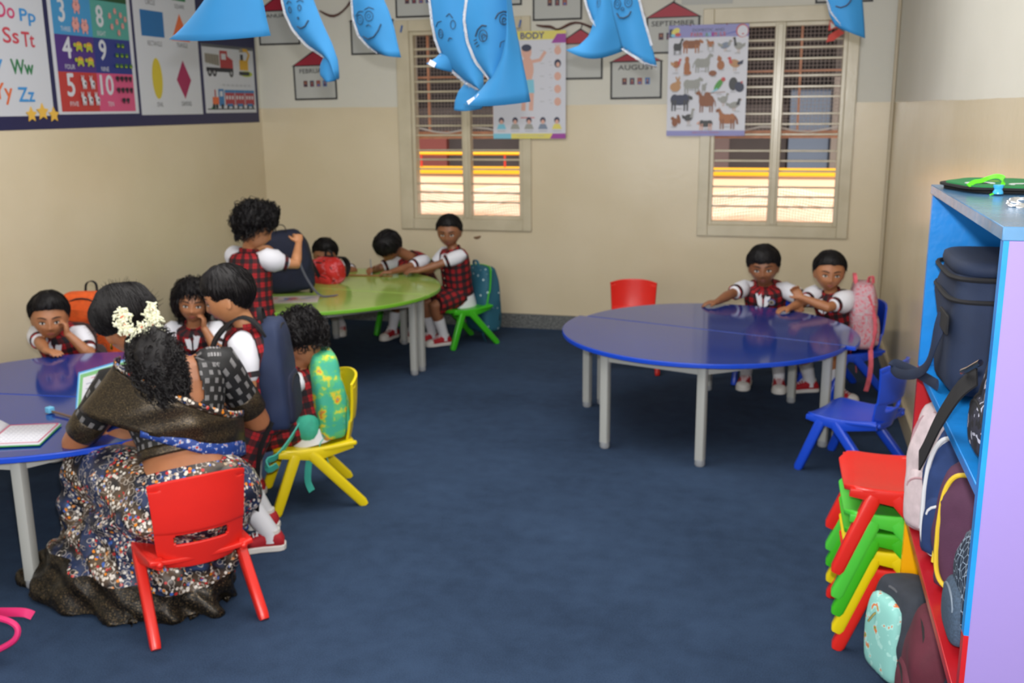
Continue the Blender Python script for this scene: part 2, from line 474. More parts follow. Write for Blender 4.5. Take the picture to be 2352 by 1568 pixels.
MB().prism([(x-.02, YB-.045, z) for x, z in ((.208, 2.09), (.245, 2.06), (.215, 2.045))], (0, .004, 0)).build('white_fold', mat('white_cloth', 'e8e2de', .7), q)
MASKS = [
  ('A', 2.6, [([(-1.718, 1.777), (-1.684, 1.797), (-1.639, 1.833), (-1.593, 1.878), (-1.547, 1.945), (-1.486, 2.043)], [(-1.397, 1.778), (-1.407, 1.821), (-1.415, 1.872), (-1.434, 1.94), (-1.479, 2.042)], 0.06, 0.012)], [], [], []),
  ('B', 3.5, [([(-1.616, 1.686), (-1.664, 1.764), (-1.735, 1.806), (-1.788, 1.862), (-1.817, 1.924), (-1.826, 1.978), (-1.815, 2.09)], [(-1.613, 1.69), (-1.615, 1.751), (-1.636, 1.813), (-1.668, 1.882), (-1.701, 1.966), (-1.712, 2.011), (-1.728, 2.086)], 0.03, 0), ([(-1.674, 1.681), (-1.694, 1.703), (-1.692, 1.737), (-1.669, 1.78)], [(-1.634, 1.681), (-1.616, 1.702), (-1.617, 1.736), (-1.639, 1.785)], 0.02, 0.004)], [[(-1.616, 1.686), (-1.664, 1.764), (-1.735, 1.806), (-1.788, 1.862), (-1.817, 1.924), (-1.826, 1.978), (-1.815, 2.09)]], [('s', [(-1.799, 1.954), (-1.786, 1.964), (-1.775, 1.956)]), ('s', [(-1.753, 1.958), (-1.741, 1.966), (-1.729, 1.959)]), ('e', (-1.785, 1.932), (0.007, 0.011)), ('e', (-1.743, 1.938), (0.006, 0.01)), ('e', (-1.75, 1.902), (0.003, 0.004)), ('m', [(-1.759, 1.874), (-1.742, 1.866), (-1.724, 1.873), (-1.712, 1.894)])], []),
  ('C', 4.1, [([(-1.708, 1.808), (-1.756, 1.841), (-1.792, 1.881), (-1.813, 1.947), (-1.817, 2.026), (-1.807, 2.146)], [(-1.603, 1.788), (-1.613, 1.827), (-1.63, 1.906), (-1.652, 1.977), (-1.675, 2.029), (-1.694, 2.141)], 0.035, 0.004)], [[(-1.708, 1.808), (-1.756, 1.841), (-1.792, 1.881), (-1.813, 1.947), (-1.817, 2.026), (-1.807, 2.146)]], [('s', [(-1.796, 1.959), (-1.776, 1.977), (-1.752, 1.975)]), ('s', [(-1.746, 1.981), (-1.726, 1.991), (-1.705, 1.983)]), ('e', (-1.773, 1.944), (0.018, 0.02)), ('e', (-1.727, 1.956), (0.018, 0.02)), ('s', [(-1.743, 1.915), (-1.731, 1.923), (-1.719, 1.914)]), ('m', [(-1.765, 1.877), (-1.741, 1.864), (-1.709, 1.872), (-1.689, 1.896), (-1.678, 1.923)])], []),
  ('D', 3.5, [([(-1.067, 1.639), (-1.128, 1.664), (-1.191, 1.727), (-1.23, 1.795), (-1.248, 1.862), (-1.255, 1.95), (-1.247, 2.065)], [(-1.061, 1.636), (-1.063, 1.695), (-1.071, 1.769), (-1.084, 1.843), (-1.1, 1.916), (-1.109, 1.973), (-1.12, 2.059)], 0.035, 0), ([(-1.276, 1.735), (-1.24, 1.754), (-1.193, 1.794), (-1.173, 1.823)], [(-1.176, 1.703), (-1.143, 1.726), (-1.097, 1.77), (-1.077, 1.806)], 0.02, 0.003), ([(-1.179, 1.572), (-1.175, 1.604), (-1.161, 1.637), (-1.134, 1.667)], [(-1.075, 1.576), (-1.061, 1.603), (-1.055, 1.628), (-1.061, 1.654)], 0.025, 0.005)], [[(-1.067, 1.639), (-1.128, 1.667), (-1.176, 1.705)], [(-1.22, 1.77), (-1.238, 1.817), (-1.248, 1.877), (-1.255, 1.95), (-1.247, 2.065)]], [('s', [(-1.23, 1.858), (-1.22, 1.873), (-1.204, 1.875)]), ('s', [(-1.184, 1.889), (-1.171, 1.9), (-1.159, 1.883)]), ('e', (-1.21, 1.834), (0.01, 0.015)), ('e', (-1.159, 1.862), (0.009, 0.014)), ('s', [(-1.18, 1.807), (-1.173, 1.819), (-1.163, 1.815)])], [((-1.245, 1.734), (0.013, 0.009), 0.5)]),
  ('E', 3.2, [([(-0.95, 1.669), (-0.998, 1.726), (-1.023, 1.788), (-1.032, 1.855), (-1.023, 1.914), (-1.006, 2.03)], [(-0.914, 1.663), (-0.899, 1.724), (-0.881, 1.791), (-0.874, 1.85), (-0.877, 1.909), (-0.884, 2.025)], 0.03, 0), ([(-1.04, 1.589), (-0.991, 1.623), (-0.946, 1.674), (-0.913, 1.725), (-0.889, 1.791), (-0.877, 1.882), (-0.884, 2.025)], [(-0.814, 1.597), (-0.825, 1.656), (-0.837, 1.71), (-0.85, 1.777), (-0.865, 1.843), (-0.874, 1.908), (-0.881, 2.025)], 0.05, 0.008)], [[(-0.95, 1.669), (-0.998, 1.726), (-1.023, 1.788), (-1.032, 1.855), (-1.023, 1.914), (-1.006, 2.03)]], [('b', [(-0.989, 1.8), (-0.98, 1.82), (-0.964, 1.833), (-0.949, 1.83)]), ('b', [(-0.922, 1.851), (-0.913, 1.868), (-0.897, 1.874), (-0.886, 1.871)]), ('e', (-0.961, 1.801), (0.014, 0.018)), ('e', (-0.957, 1.795), (0.008, 0.01)), ('e', (-0.897, 1.849), (0.012, 0.016)), ('e', (-0.895, 1.844), (0.007, 0.009)), ('s', [(-0.985, 1.791), (-0.996, 1.788)]), ('s', [(-0.982, 1.783), (-0.994, 1.777)]), ('s', [(-0.976, 1.774), (-0.987, 1.768)]), ('s', [(-0.91, 1.765), (-0.907, 1.781), (-0.895, 1.786), (-0.887, 1.78)])], [((-0.987, 1.607), (0.016, 0.007), -1.0), ((-1.007, 1.601), (0.014, 0.008), -0.5)]),
  ('F', 4.4, [([(-0.963, 1.818), (-0.906, 1.835), (-0.859, 1.878), (-0.839, 1.948), (-0.832, 2.019), (-0.829, 2.123)], [(-0.717, 1.807), (-0.726, 1.91), (-0.746, 1.981), (-0.761, 2.033), (-0.781, 2.121), (-0.785, 2.138)], 0.045, 0.035), ([(-0.827, 1.913), (-0.85, 1.935), (-0.873, 1.994), (-0.884, 2.038), (-0.879, 2.125)], [(-0.803, 1.909), (-0.794, 1.965), (-0.791, 2.0), (-0.791, 2.052), (-0.805, 2.122)], 0.02, 0)], [[(-0.827, 1.913), (-0.85, 1.935), (-0.873, 1.994), (-0.884, 2.038), (-0.879, 2.125)]], [('e', (-0.817, 2.004), (0.01, 0.018)), ('s', [(-0.828, 1.99), (-0.835, 1.984)])], []),
  ('G', 4.1, [([(-0.669, 1.802), (-0.69, 1.871), (-0.708, 1.929), (-0.718, 1.987), (-0.714, 2.083)], [(-0.531, 1.732), (-0.553, 1.81), (-0.581, 1.898), (-0.603, 1.974), (-0.625, 2.08)], 0.03, 0.008)], [[(-0.531, 1.729), (-0.571, 1.74), (-0.609, 1.765), (-0.644, 1.784), (-0.669, 1.802)], [(-0.553, 1.81), (-0.581, 1.898), (-0.603, 1.974), (-0.625, 2.08)]], [('e', (-0.688, 1.969), (0.014, 0.018)), ('e', (-0.644, 1.973), (0.014, 0.018)), ('e', (-0.666, 1.949), (0.006, 0.006)), ('m', [(-0.691, 1.935), (-0.681, 1.919), (-0.662, 1.915), (-0.643, 1.922), (-0.633, 1.94)])], []),
  ('H', 4.8, [([(0.151, 1.912), (0.125, 1.959), (0.108, 2.022), (0.098, 2.131)], [(0.279, 1.858), (0.271, 1.927), (0.258, 2.017), (0.231, 2.125)], 0.03, 0.004)], [[(0.172, 1.921), (0.13, 1.968), (0.11, 2.022), (0.1, 2.13)]], [('b', [(0.148, 1.994), (0.168, 1.986), (0.193, 1.994), (0.208, 2.012), (0.212, 2.03)])], []),
]
# paper faces hanging on threads from the ceiling: real sheets, curled, each at its own distance
M_gl = NT('silver_glitter'); M_gl.base(lin('c8ccd4')); M_gl.set(Roughness=.25, Metallic=.8)
M_gl.bump(M_gl.noise(500, 2), 1.0, .004); M_gl = M_gl.m
M_pb = mat('sky_blue_craft_paper', '2276ae', .75, var=.04, vscale=8)
M_ink = mat('dark_blue_marker', '1b3a55', .7)
M_ink2 = mat('dark_marker', '2a1c30', .7)
M_wtag = mat('white_paper_tag', 'd8d8e2', .6)
M_string = mat('thread', 'c8c8c8', .7)
MLAB = {
 'A': 'large plain pale blue paper cone hanging nearest, before the shapes chart',
 'B': 'slim blue paper face with small smile and a darker curled tail below',
 'C': 'blue paper face with wide smile and glittered left edge, left of left window',
 'D': 'blue paper face with glitter edge half behind the largest face, tail sticking out left',
 'E': 'largest blue paper face with big lashed eyes and two white tags at its tip',
 'F': 'plain blue flared paper cone hanging left of the smiling face, over the card beside AUGUST',
 'G': 'blue paper face with small round eyes and smile hanging above AUGUST card',
 'H': 'blue paper face with only its smile showing, hanging before the right window corner'}
def bulge_pt(sheets, x, z, Y):
    """depth of the first sheet's curled surface at (x, z)"""
    L, R, b, sag = sheets[0]
    def at(P):
        for (xa, za), (xb, zb) in zip(P, P[1:]):
            if za <= z <= zb: return xa+(xb-xa)*(z-za)/max(zb-za, 1e-6)
        return P[0][0] if z < P[0][1] else P[-1][0]
    l, r = at(L), at(R); u = (x-l)/max(r-l, 1e-4); u = min(1, max(0, u))
    return Y - b*math.sin(pi*u)
def resample(P, n):
    P = [V((x, z, 0)) for x, z in P]; D = [0]
    for a, b in zip(P, P[1:]): D.append(D[-1]+(b-a).length)
    out = []
    for i in range(n):
        d = D[-1]*i/(n-1)
        for k in range(len(P)-1):
            if d <= D[k+1]+1e-9: break
        t = (d-D[k])/max(D[k+1]-D[k], 1e-9); t = min(1, max(0, t)); q = P[k].lerp(P[k+1], t); out.append((q.x, q.y))
    return out
for key, Y, sheets, glit, lines, tags in MASKS:
    L0 = sheets[0][0][-1]; R0 = sheets[0][1][-1]; ax, az = (L0[0]+R0[0])/2, max(L0[1], R0[1])
    root = empty('paper_face_decoration', (ax, Y, az), MLAB[key], 'paper decoration', 'blue paper faces hung from the ceiling')
    for si, (L, R, b, sag) in enumerate(sheets):
        n, m_ = 14, 16; A = resample(L, n); B = resample(R, n); mb = MB(); off = len(sheets) > 1 and si*.006
        for j in range(n):
            for i in range(m_+1):
                u = i/m_; x = A[j][0]+(B[j][0]-A[j][0])*u; z = A[j][1]+(B[j][1]-A[j][1])*u
                z -= sag*math.sin(pi*u)*max(0, 1-j/4)*1.0
                x_ = x; y = Y - b*math.sin(pi*u) + .004*noise.noise(V((x*6, z*6, si*3+ord(key)))) - (off if key == 'E' else -off)
                mb.vert((x_, y, z))
        for j in range(n-1):
            for i in range(m_):
                q = j*(m_+1)+i; mb.face((q, q+1, q+m_+2, q+m_+1))
        o = mb.build('face_sheet' if si == 0 else 'curled_flap', M_pb, root, solid=.0009, angle=80)
    sh = sheets[0:1]
    for g in glit:
        mb = MB(); P = [(x, bulge_pt(sh, x, z, Y)-.004, z) for x, z in resample(g, 18)]
        mb.ribbon(P, .009 if key != 'H' else .007, .002, (1, 0, 0))
        random.seed(len(P)+ord(key))
        for (x, y, z) in P:
            for _ in range(5): mb.box((x+random.uniform(-.005, .005), y-.002, z+random.uniform(-.01, .01)), (.002, .001, .002), Matrix.Rotation(random.random()*3, 3, 'Y'))
        mb.build('glitter_edge', M_gl, root)
    if lines:
        mb = MB()
        for l in lines:
            if l[0] == 'e':
                (cx, cz), (rx, rz) = l[1], l[2]
                P = [(cx+rx*math.cos(2*pi*i/14), cz+rz*math.sin(2*pi*i/14)) for i in range(15)]
                wd = .003
            else: P = resample(l[1], 9); wd = {'s': .0034, 'b': .0055, 'm': .006}[l[0]]
            mb.tube([(x, bulge_pt(sh, x, z, Y)-.003, z) for x, z in P], (wd/2), 5)
        o = mb.build('drawn_face', M_ink2 if key == 'H' else M_ink, root)
        for l in lines:
            if l[0] == 'e' and l[2][0] > .009:
                (cx, cz), (rx, rz) = l[1], l[2]
                mb = MB(); mb.tube([(cx+rx*.45*math.cos(2*pi*i/10), bulge_pt(sh, cx, cz, Y)-.0035, cz+rz*.4*math.sin(2*pi*i/10)) for i in range(11)], .001, 5)
                mb.build('drawn_pupil', M_ink, root)
    for (cx, cz), (wx, wz), a in tags:
        MB().box((cx, Y-.02, cz), (wx*2, .001, wz*2), Matrix.Rotation(a, 3, 'Y')).build('white_tag', M_wtag, root, smooth=False)
    MB().tube([(ax, Y, az), (ax+.004, Y, (az+ZC)/2), (ax, Y, ZC)], .0008, 4).build('hanging_thread', M_string, root)

# ------------------------------------------------------------------ charts on the left wall
def pm(name, c, rough=.45): return mat('ink_'+name, c, rough)
K = dict(navy=pm('navy', '20224e'), white=pm('white', 'c9cdd6'), pink=pm('pink', 'c63e70'), blue=pm('blue', '3d8fd0'), red=pm('red', 'c24554'),
         green=pm('green', '2f7a4c'), orange=pm('orange', 'd86a3c'), cblue=pm('cell_blue', '3f8fc4'), cteal=pm('cell_teal', '4f9a92'), purple=pm('purple', '4a2e7c'),
         indigo=pm('indigo', '28357f'), cred=pm('cell_red', 'b23a38'), cpink=pm('cell_pink', 'c9517c'), pig=pm('pig', 'd99a96'), dpig=pm('pigline', '8a4a50'),
         yellow=pm('yellow', 'c9b636'), gold=pm('gold', 'e0b44a'), turt=pm('turtle', 'b58a3a'), lime=pm('lime', 'a8b83a'), frog=pm('frog', '3a6a2c'), black=pm('black', '1c1f2a'),
         rblue=pm('rect_blue', '1f6aa8'), dia=pm('diamond', '9c2355'), grey=pm('grey', '55585f'), truckred=pm('truck_red', 'a83238'), stone=pm('stone', '8f8a80'),
         train=pm('train_red', 'a83a44'), tblue=pm('train_blue', '3a78b0'), dgreen=pm('dgreen', '1f4a2a'), digy=pm('digger_yellow', 'd0a020'), lg=pm('lightgrey', 'aaadb2'))
U, Z = V((0, 1, 0)), V((0, 0, 1))
ban = empty('learning_chart_banner', (XL+.004, 5.6, 1.52), 'long navy banner of alphabet, number, shape and vehicle charts along left wall', 'banner')
q = Print((XL+.003, 3.4, 1.49), U, Z, 3.56, 1.15, K['navy'], .002)
random.seed(3)
q.build('navy_backing', ban)
y0 = 3.42                                   # alphabet chart
a = Print((XL+.0045, y0, 1.56), U, Z, 4.738-y0, 1.04, K['white'])
def lt(txt, ya, za, yb, zb, k): a.text(K[k], txt, ya-y0, za-1.56, yb-y0, zb-1.56, .002)
for row, (z, cells) in enumerate([(2.047, [('Oo', 4.385, 4.525, 'pink'), ('Nn', 4.06, 4.24, 'orange'), ('Mm', 3.72, 3.92, 'blue')]),
                                  (1.925, [('Ss', 4.425, 4.535, 'red'), ('Rr', 4.13, 4.26, 'green'), ('Qq', 3.78, 3.94, 'blue')]),
                                  (1.79, [('Vv', 4.24, 4.40, 'blue'), ('Uu', 3.92, 4.08, 'pink')]),
                                  (1.65, [('Yy', 4.315, 4.445, 'orange'), ('Xx', 4.02, 4.17, 'green')])]):
    for txt, ya, yb, k in cells: lt(txt, ya, z-(.03 if txt[1] in 'yq' else 0), yb, z+.075, k)
lt('Pp', 4.56, 2.02, 4.672, 2.10, 'blue'); lt('Tt', 4.555, 1.912, 4.645, 1.985, 'red')
lt('Ww', 4.456, 1.772, 4.615, 1.845, 'green'); lt('Zz', 4.485, 1.635, 4.60, 1.705, 'blue')
a.build('alphabet_chart', ban)
for cy, cz, r in ((4.56, 1.567, .042), (4.645, 1.58, .047), (4.73, 1.565, .042)):
    P = [(cy+(r if i % 2 == 0 else r*.5)*math.sin(pi*i/5), cz+(r if i % 2 == 0 else r*.5)*math.cos(pi*i/5)) for i in range(10)]
    MB().prism([(XL+.007, y, z) for y, z in P], (.004, 0, 0)).build('gold_star', mat('gold_card', 'e2b54c', .4, bump=.1), ban, smooth=False)
n0, z0 = 4.787, 1.566                       # number chart
a = Print((XL+.0045, n0-.012, z0), U, Z, 5.492-n0+.012, 1.04, K['white'])
def cell(k, ya, yb, za, zb): a.rect(K[k], ya-n0+.012, za-z0, yb-n0+.012, zb-z0)
ym = 5.125
cell('cblue', 4.803, ym, 1.992, 2.20); cell('cteal', ym, 5.46, 1.992, 2.20); cell('purple', 4.803, ym, 1.795, 1.992); cell('indigo', ym, 5.46, 1.795, 1.992)
cell('cred', 4.803, ym, 1.58, 1.795); cell('cpink', ym, 5.46, 1.58, 1.795); cell('cred', 4.803, ym, 2.2, 2.4); cell('dgreen', ym, 5.46, 2.2, 2.4)
def nt(txt, ya, za, yb, zb, k='white', b=.002): a.text(K[k], txt, ya-n0+.012, za-z0, yb-n0+.012, zb-z0, b)
nt('3', 4.855, 2.06, 4.905, 2.18, b=.003); nt('8', 5.17, 2.055, 5.23, 2.17, b=.003); nt('4', 4.86, 1.87, 4.93, 1.98, b=.003); nt('9', 5.17, 1.87, 5.23, 1.98, b=.003)
nt('5', 4.865, 1.665, 4.925, 1.785, b=.003); nt('10', 5.15, 1.675, 5.265, 1.785, b=.003)
nt('THREE', 4.86, 2.01, 4.94, 2.035, b=0); nt('EIGHT', 5.165, 2.005, 5.24, 2.03, b=0); nt('FOUR', 4.865, 1.81, 4.945, 1.835, b=0)
nt('NINE', 5.17, 1.807, 5.24, 1.832, b=0); nt('FIVE', 4.875, 1.61, 4.945, 1.635, b=0); nt('TEN', 5.2, 1.61, 5.255, 1.635, b=0)
def A_(ks, cy, cz, s, kind):
    cy = cy-n0+.012; cz = cz-z0
    E = lambda k, du, dv, ru, rv, r=0: a.ell(K[k], (cy+du*s, cz+dv*s), (ru*s, rv*s), 12, r)
    if kind == 'pig':
        E('dpig', 0, 0, 1.05, .9); E('pig', 0, 0, .95, .8); E('pig', -.4, .9, .3, .4); E('pig', .4, .9, .3, .4); E('pig', 0, .4, .6, .5); E('dpig', 0, .25, .2, .14)
        for d in (-.5, .5): E('pig', d, -.9, .2, .4)
        E('black', -.22, .6, .08, .1); E('black', .22, .6, .08, .1)
    if kind == 'turtle':
        E('lime', -1.1, .2, .35, .35); E('turt', 0, .1, .9, .7); E('lime', 0, -.15, .75, .3); E('lime', -.6, -.6, .25, .3); E('lime', .6, -.6, .25, .3); E('gold', -.3, .3, .25, .2); E('gold', .3, .3, .25, .2)
    if kind == 'frog':
        E('frog', 0, 0, .9, .6); E('frog', -.4, .5, .3, .3); E('frog', .4, .5, .3, .3); E('lime', 0, -.2, .5, .2)
    if kind == 'cow':
        E('white', .1, -.2, .7, .7); E('white', -.4, .55, .45, .4); E('white', -.6, 1.1, .12, .4, .4); E('white', -.1, 1.1, .12, .4, -.3); E('black', -.5, .5, .12, .12); E('black', .4, -.2, .25, .3)
        for d in (-.35, .1, .5): E('white', d, -.95, .14, .4)
    if kind == 'ant':
        E('black', 0, 0, .45, .8, .3); E('black', -.5, .4, .35, .5, -.4); E('black', .4, .5, .3, .5, .5)
for cy, cz in ((5.005, 2.15), (4.985, 2.05), (5.06, 2.045)): A_(0, cy, cz, .032, 'pig')
for i, (cy, cz) in enumerate([(5.29, 2.12), (5.34, 2.15), (5.39, 2.13), (5.43, 2.11), (5.35, 2.09), (5.3, 2.06), (5.40, 2.07), (5.36, 2.03)]): A_(0, cy, cz, .014, 'pig')
for cy, cz in ((4.99, 1.935), (5.075, 1.935), (4.99, 1.855), (5.075, 1.855)): A_(0, cy, cz, .032, 'turtle')
for cz, ys in ((1.955, (5.34, 5.38)), (1.9, (5.32, 5.365, 5.41)), (1.84, (5.31, 5.35, 5.395, 5.44))):
    for cy in ys: A_(0, cy, cz, .019, 'frog')
for cz, ys in ((1.74, (5.0, 5.07)), (1.65, (4.985, 5.04, 5.1))):
    for cy in ys: A_(0, cy, cz, .027, 'cow')
for cz, ys in ((1.765, (5.30, 5.34, 5.38, 5.42)), (1.7, (5.30, 5.34, 5.38, 5.42)), (1.64, (5.34, 5.38))):
    for cy in ys: A_(0, cy, cz, .02, 'ant')
a.build('number_chart', ban)
n0, z0 = 5.52, 1.556                        # shapes chart
a = Print((XL+.0045, n0, z0), U, Z, 6.2-n0, 1.0, K['white'])
G = lambda y, z: (y-n0, z-z0)
a.rect(K['rblue'], *G(5.585, 2.03), *G(5.825, 2.185)); a.poly(K['orange'], [G(5.90, 2.02), G(6.11, 2.02), G(6.005, 2.19)])
a.ell(K['yellow'], G(5.71, 1.778), (.054, .125), 28); a.poly(K['dia'], [G(6.003, 1.655), G(6.085, 1.775), G(6.003, 1.90), G(5.92, 1.775)])
a.rect(K['green'], *G(5.93, 2.27), *G(6.09, 2.42)); a.ell(K['red'], G(5.7, 2.34), (.09, .09), 24)
for txt, ya, yb, zz in (('RECTANGLE', 5.64, 5.79, 1.975), ('TRIANGLE', 5.95, 6.075, 1.98), ('OVAL', 5.685, 5.75, 1.605), ('DIAMOND', 5.955, 6.07, 1.61), ('SQUARE', 5.96, 6.07, 2.218), ('CIRCLE', 5.65, 5.75, 2.22)):
    a.text(K['grey'], txt, ya-n0, zz-z0, yb-n0, zz+.03-z0)
a.build('shapes_chart', ban)
n0, z0 = 6.24, 1.562                        # vehicles chart
a = Print((XL+.0045, n0, z0), U, Z, 6.922-n0, .46, K['white'])
G = lambda y, z: (y-n0, z-z0)
a.rect(K['grey'], 0, .44, .68, .46)
a.poly(K['stone'], [G(6.27, 1.9), G(6.45, 1.88), G(6.45, 1.955), G(6.27, 1.96)]); a.rect(K['truckred'], *G(6.46, 1.86), *G(6.56, 1.985)); a.poly(K['truckred'], [G(6.55, 1.86), G(6.63, 1.86), G(6.63, 1.925), G(6.56, 1.95)])
a.rect(K['white'], *G(6.48, 1.925), *G(6.54, 1.965)); a.rect(K['black'], *G(6.28, 1.84), *G(6.63, 1.868))
for y in (6.32, 6.38, 6.6): a.ell(K['black'], G(y, 1.835), (.028, .028), 14); a.ell(K['lg'], G(y, 1.835), (.012, .012), 10)
for i in range(5): a.line(K['grey'], [G(6.29+i*.035, 1.885), G(6.29+i*.035, 1.955)], .003)
a.ell(K['lime'], G(6.81, 1.835), (.085, .02)); a.rect(K['digy'], *G(6.72, 1.86), *G(6.84, 1.93)); a.rect(K['black'], *G(6.735, 1.93), *G(6.775, 1.97))
a.line(K['digy'], [G(6.82, 1.92), G(6.86, 1.97), G(6.83, 2.0), G(6.76, 2.0)], .022); a.poly(K['stone'], [G(6.72, 1.985), G(6.78, 1.985), G(6.77, 2.01), G(6.74, 2.012)])
a.rect(K['black'], *G(6.72, 1.825), *G(6.84, 1.85)); a.ell(K['black'], G(6.72, 1.838), (.014, .014)); a.ell(K['black'], G(6.84, 1.838), (.014, .014))
a.rect(K['black'], *G(6.26, 1.585), *G(6.90, 1.592))
a.poly(K['green'], [G(6.3, 1.59), G(6.36, 1.59), G(6.36, 1.63)]); a.rect(K['orange'], *G(6.33, 1.62), *G(6.42, 1.67)); a.rect(K['tblue'], *G(6.41, 1.61), *G(6.48, 1.725)); a.rect(K['train'], *G(6.36, 1.67), *G(6.375, 1.72))
a.rect(K['white'], *G(6.425, 1.675), *G(6.465, 1.71))
for i in range(3):
    y = 6.495+i*.137; a.rect(K['train'], *G(y, 1.615), *G(y+.127, 1.70)); a.rect(K['tblue'], *G(y-.004, 1.70), *G(y+.131, 1.72)); a.rect(K['tblue'], *G(y+.02, 1.605), *G(y+.1, 1.625))
    for k in range(3): a.rect(K['white'], *G(y+.012+k*.038, 1.655), *G(y+.034+k*.038, 1.68))
    for d in (.03, .1): a.ell(K['black'], G(y+d, 1.603), (.013, .013), 10)
for y in (6.34, 6.38, 6.45): a.ell(K['black'], G(y, 1.607), (.017, .017), 12)
a.text(K['lg'], '0 0 0 0 0 0 0', *G(6.47, 1.745), *G(6.85, 1.76))
a.build('vehicles_chart', ban)

# ------------------------------------------------------------------ month cards on the back wall
X1 = V((1, 0, 0))
M_card = mat('white_card', 'b9bbb8', .6); M_cb = mat('card_black_edge', '17181d', .5); M_roof = mat('card_red_roof', 'a32238', .5)
M_photo = [mat('photo_print_a', '5a2c30', .5), mat('photo_print_b', '2b3050', .5), mat('photo_print_c', '8a3a40', .5), mat('photo_print_d', '3a6fb0', .5)]
M_skinp = mat('photo_print_face', 'a06a50', .5)
def month(cx, zb, wd, h, roof, txt, photos, label, order=0, tilt=0, txt_w=.7):
    yb = YB-.003-.002*order
    root = empty('month_card', (cx, yb, zb), label, 'wall card', 'house shaped month cards')
    ct, st = math.cos(tilt), math.sin(tilt)
    Ux = V((ct, 0, st)); Vz = V((-st, 0, ct)); org = V((cx, yb, zb)) - Ux*wd/2
    a = Print(org, Ux, Vz, wd, h, M_card); e = .013
    a.rect(M_cb, 0, 0, e, h); a.rect(M_cb, wd-e, 0, wd, h); a.rect(M_cb, 0, 0, wd, e)
    if txt: a.text(M_cb_txt, txt, wd*(.5-txt_w/2), h-.058, wd*(.5+txt_w/2), h-.026, .0007)
    for i in range(photos):
        u = wd/2+(i-(photos-1)/2)*.052
        a.rect(M_photo[i % 4], u-.016, h*.38, u+.016, h*.38+.044); a.ell(M_skinp, (u, h*.40+.022), (.007, .009), 10)
        a.rect(M_photo[(i+1) % 4], u-.009, h*.40, u+.009, h*.40+.012)
    a.build('card', root)
    if roof:
        r = Print(org+a.N*.001+Vz*h-Ux*.012, Ux, Vz, .001, .001, M_roof)
        r.poly(M_cb, [(0, -.008), (wd+.024, -.008), (wd/2+.012, roof+.012)]); r.poly(M_roof, [(.022, 0), (wd+.002, 0), (wd/2+.012, roof)])
        r.build('red_roof', root)
        MB().tube([V((cx, yb-.003, zb)) + Vz*(h+roof), V((cx+.012, yb-.005, zb)) + Vz*(h+roof+.03), V((cx+.004, yb-.003, zb)) + Vz*(h+roof+.045)], .0035, 5).build('hanging_loop', M_cb, root)
M_cb_txt = mat('card_lettering', '3c3e42', .6)
month(-3.69, 2.045, .335, .245, .09, 'JANUARY', 0, 'house card reading JANUARY with red roof, half behind the nearest cone', 0)
month(-3.42, 1.648, .345, .25, .09, 'FEBRUARY', 4, 'house card reading FEBRUARY with small portrait photos', 0, .01)
month(-2.955, 1.96, .335, .24, .075, None, 0, 'house card behind wide smiling face, left of left window', 0)
month(-2.60, 2.205, .335, .25, .09, None, 4, 'house card cut by photo top over left end of left window, portraits showing', 1)
month(-2.0, 2.262, .32, .25, .09, None, 0, 'house card behind largest paper face, only its lower edge showing', 1)
month(-1.592, 2.155, .345, .25, .09, None, 3, 'house card cut by photo top, right of left window above the body chart', 1)
month(-1.43, 1.762, .31, .24, .085, None, 0, 'house card half behind body chart, left of AUGUST', 1)
month(-1.045, 1.628, .35, .25, .065, 'AUGUST', 4, 'house card reading AUGUST with four portrait photos', 2, .008)
month(-.805, 1.92, .355, .235, .085, 'SEPTEMBER', 4, 'house card reading SEPTEMBER, half behind animals chart', 0, .008, .8)
month(.265, 2.205, .35, .25, .09, None, 0, 'house card above right window, only its lower edge showing', 1)
pp = Print((-.755, YB-.004, 2.225), X1, Z, .33, .24, M_card); o = pp.build('paper_sheet'); tag(o, 'plain pale paper sheet taped above the right window top left', 'paper')
# brown crepe vine joining the cards
for pts, lab in (([(-3.36, 2.28), (-3.3, 2.245), (-3.24, 2.225), (-3.17, 2.26), (-3.10, 2.33), (-3.05, 2.42)], 'twisted brown paper vine hanging between JANUARY card and wide smiling face'),
                 ([(-1.745, 2.13), (-1.69, 2.115), (-1.63, 2.118), (-1.60, 2.09), (-1.56, 2.10), (-1.50, 2.135), (-1.43, 2.14), (-1.36, 2.10), (-1.3, 2.09)], 'twisted brown paper vine right of left window above body chart'),
                 ([(-1.06, 2.30), (-1.03, 2.25), (-1.02, 2.2), (-.99, 2.16)], 'short brown paper vine left of SEPTEMBER card')):
    mb = MB(); P = [(x, YB-.014-.004*math.sin(i), z) for i, (x, z) in enumerate(pts)]
    mb.tube(P, [.006+.006*((i*7) % 3)/2 for i in range(len(P))], 8); o = mb.build('paper_vine', mat('brown_crepe_paper', '5a3a34', .8, var=.3, vscale=30), sub=1); tag(o, lab, 'vine', 'brown paper vines')
for (x, z) in ((-2.72, 2.13), (-1.85, 2.14)):
    MB().box((x, YB-.026, z), (.012, .004, .05), Matrix.Rotation(.25, 3, 'Y')).build('blue_tape', mat('blue_tape', '2b5fa8', .5), bpy.data.objects['window_1'])
# chipped plaster mark
MB().ell((-2.19, YB-.001, .655), (.03, .003, .011), Matrix.Rotation(-.2, 3, 'Y'), 12, 6, fn=lambda p: V((p.x, p.y, p.z+p.x*p.x*8))).build('paint_chip', mat('chipped_plaster', '7a5a42', .9))
tag(bpy.data.objects['paint_chip'], 'small brown chip in the paint under the left window', 'mark')

